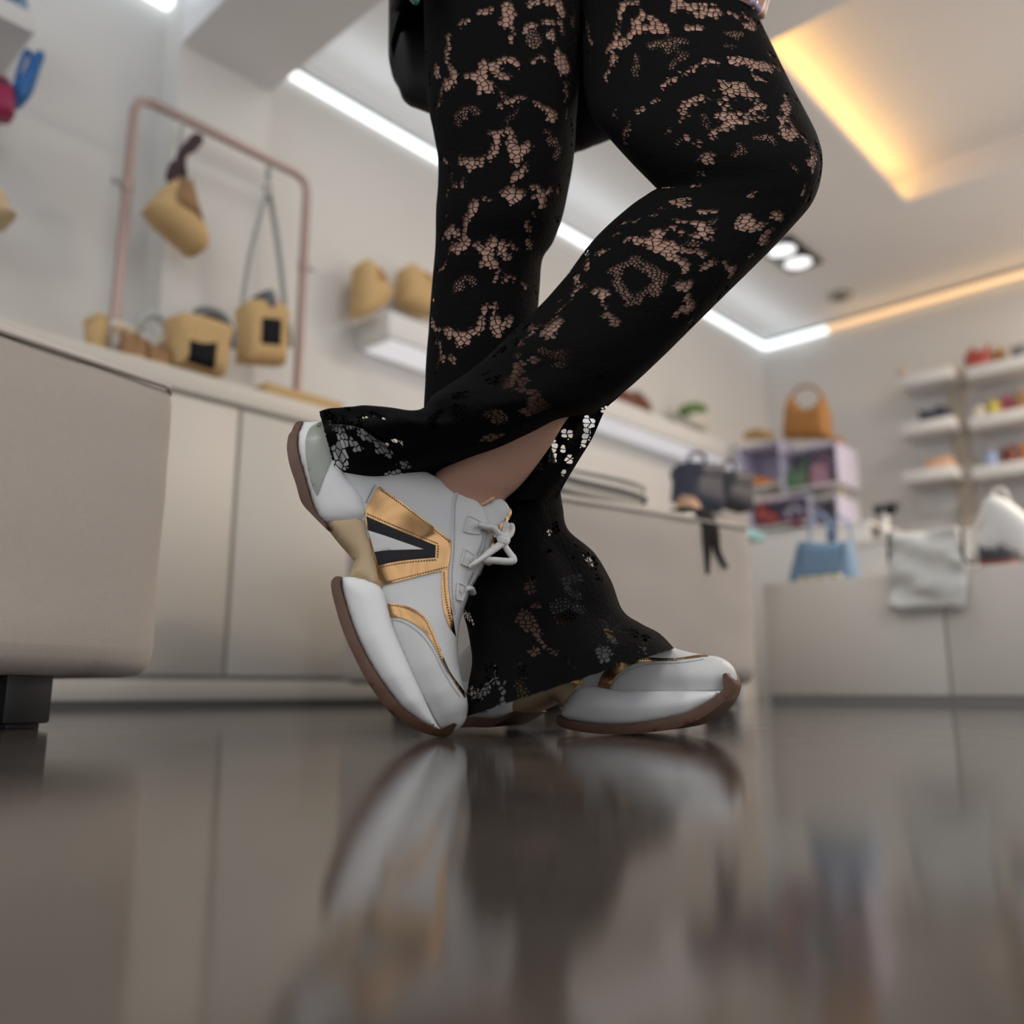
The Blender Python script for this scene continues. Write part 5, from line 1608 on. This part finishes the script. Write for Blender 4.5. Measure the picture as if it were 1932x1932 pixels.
def P3(x, y, d):
    return Vector(at_y(x, y, d))


def hand(wr, palm, tips, thumb, elbow, r=.008):
    """arm, palm and five bent fingers; tips = [(knuckle, middle joint, tip), ...]"""
    limb([elbow, elbow.lerp(wr, .5), wr, wr.lerp(palm, .45), palm], [.036, .033, .024, .029, .027], 14)
    for kn, mid, tip in tips:
        pts = catmull([tuple(palm.lerp(kn, .45)), tuple(kn), tuple(mid), tuple(tip)], 5)
        limb(pts, [r * 1.15 - r * .35 * i / (len(pts) - 1) for i in range(len(pts))], 10)
    pts = catmull([tuple(wr.lerp(palm, .5)), tuple(thumb[0]), tuple(thumb[1])], 6)
    limb(pts, [r * 1.4 - r * .5 * i / (len(pts) - 1) for i in range(len(pts))], 10)


# hand hanging beside the right-hand hip
hand(P3(1425, -230, .93), P3(1430, -120, .925),
     [(P3(1446, -75, .945), P3(1446, -20, .945), P3(1434, 36, .94)), (P3(1438, -70, .925), P3(1440, -22, .925), P3(1428, 24, .925)), (P3(1426, -72, .908), P3(1428, -26, .906), P3(1418, 10, .906)), (P3(1414, -78, .895), P3(1414, -40, .892), P3(1408, -8, .893))],
     (P3(1395, -120, .89), P3(1390, -70, .885)), P3(1440, -520, .97))
# hand resting in the coat at the left hip
hand(P3(760, -230, .90), P3(765, -130, .895),
     [(P3(745, -85, .91), P3(752, -45, .905), P3(770, -12, .90)), (P3(758, -80, .895), P3(766, -36, .89), P3(782, 0, .89)), (P3(770, -82, .88), P3(780, -42, .876), P3(794, -8, .878)), (P3(784, -88, .868), P3(794, -55, .866), P3(804, -28, .868))],
     (P3(800, -150, .865), P3(812, -110, .862)), P3(730, -520, .94))
for v in bm.verts:
    v.co -= PO
bmesh.ops.recalc_face_normals(bm, faces=bm.faces)
mb = bpy.data.meshes.new('body_rough')
bm.to_mesh(mb)
bm.free()
tmp = bpy.data.objects.new('body_rough', mb)
COL.objects.link(tmp)
md = tmp.modifiers.new('union', 'REMESH')
md.mode = 'VOXEL'
md.voxel_size = .0042
sm = tmp.modifiers.new('smooth', 'SMOOTH')
sm.factor = .5
sm.iterations = 4
dg = bpy.context.evaluated_depsgraph_get()
bmesh_ = bpy.data.meshes.new_from_object(tmp.evaluated_get(dg))
bpy.data.objects.remove(tmp)
bmesh_.materials.clear()
bmesh_.materials.append(M['skin'])
bmesh_.polygons.foreach_set('use_smooth', [True] * len(bmesh_.polygons))
body = bpy.data.objects.new('body', bmesh_)
COL.objects.link(body)
body.parent = PERSON
# fingernails
for tip, dr, m2 in ((P3(1420, 2, .897), P3(1423, 12, .897), 'nail'), (P3(1429, 14, .916), P3(1431, 24, .916), 'nail'), (P3(782, -4, .881), P3(787, 8, .881), 'nailteal')):
    tube('fingernail', [tip - PO, tip.lerp(dr, .5) - PO, dr - PO], [.0045, .0052, .002], m2, PERSON, 10)
# dark coat hanging behind the thighs
CO = [(748, -560), (738, -300), (733, -100), (732, 40), (732, 100), (738, 128), (748, 146), (756, 166), (772, 180), (804, 192), (900, 236), (1000, 266), (1086, 269), (1140, 248), (1220, 215), (1310, 120), (1340, -100), (1350, -300), (1345, -560)]
Pc = np.array([(at_y(x, y, 1.03)[0], at_y(x, y, 1.03)[2]) for x, y in CO])
Pc = soft(Pc, 4, 70)
geo = inflate(Pc, .03, .05, .25, .016)
V = [(v[0], v[1] + 1.045 + .006 * noise.noise((v[0] * 9, 1, v[2] * 4)), v[2]) for v in geo[0]]
coat = put_solid('coat', ([Vector(v) - PO for v in V], geo[1]), 'jacket', PERSON, auto=80)
coat['label'] = 'black coat hem hanging behind the thighs'
# coat front edge at the left hip
CL = [(745, -560), (736, -300), (733, -100), (733, 60), (740, 30), (756, -10), (800, -40), (812, -120), (815, -300), (812, -560)]
Pc = np.array([(at_y(x, y, .95)[0], at_y(x, y, .95)[2]) for x, y in CL])
Pc = soft(Pc, 4, 70)
geo = inflate(Pc, .045, .03, .3, .014)
put_solid('coat_front', ([Vector((v[0], v[1] + .985, v[2])) - PO for v in geo[0]], geo[1]), 'jacket', PERSON, auto=80)
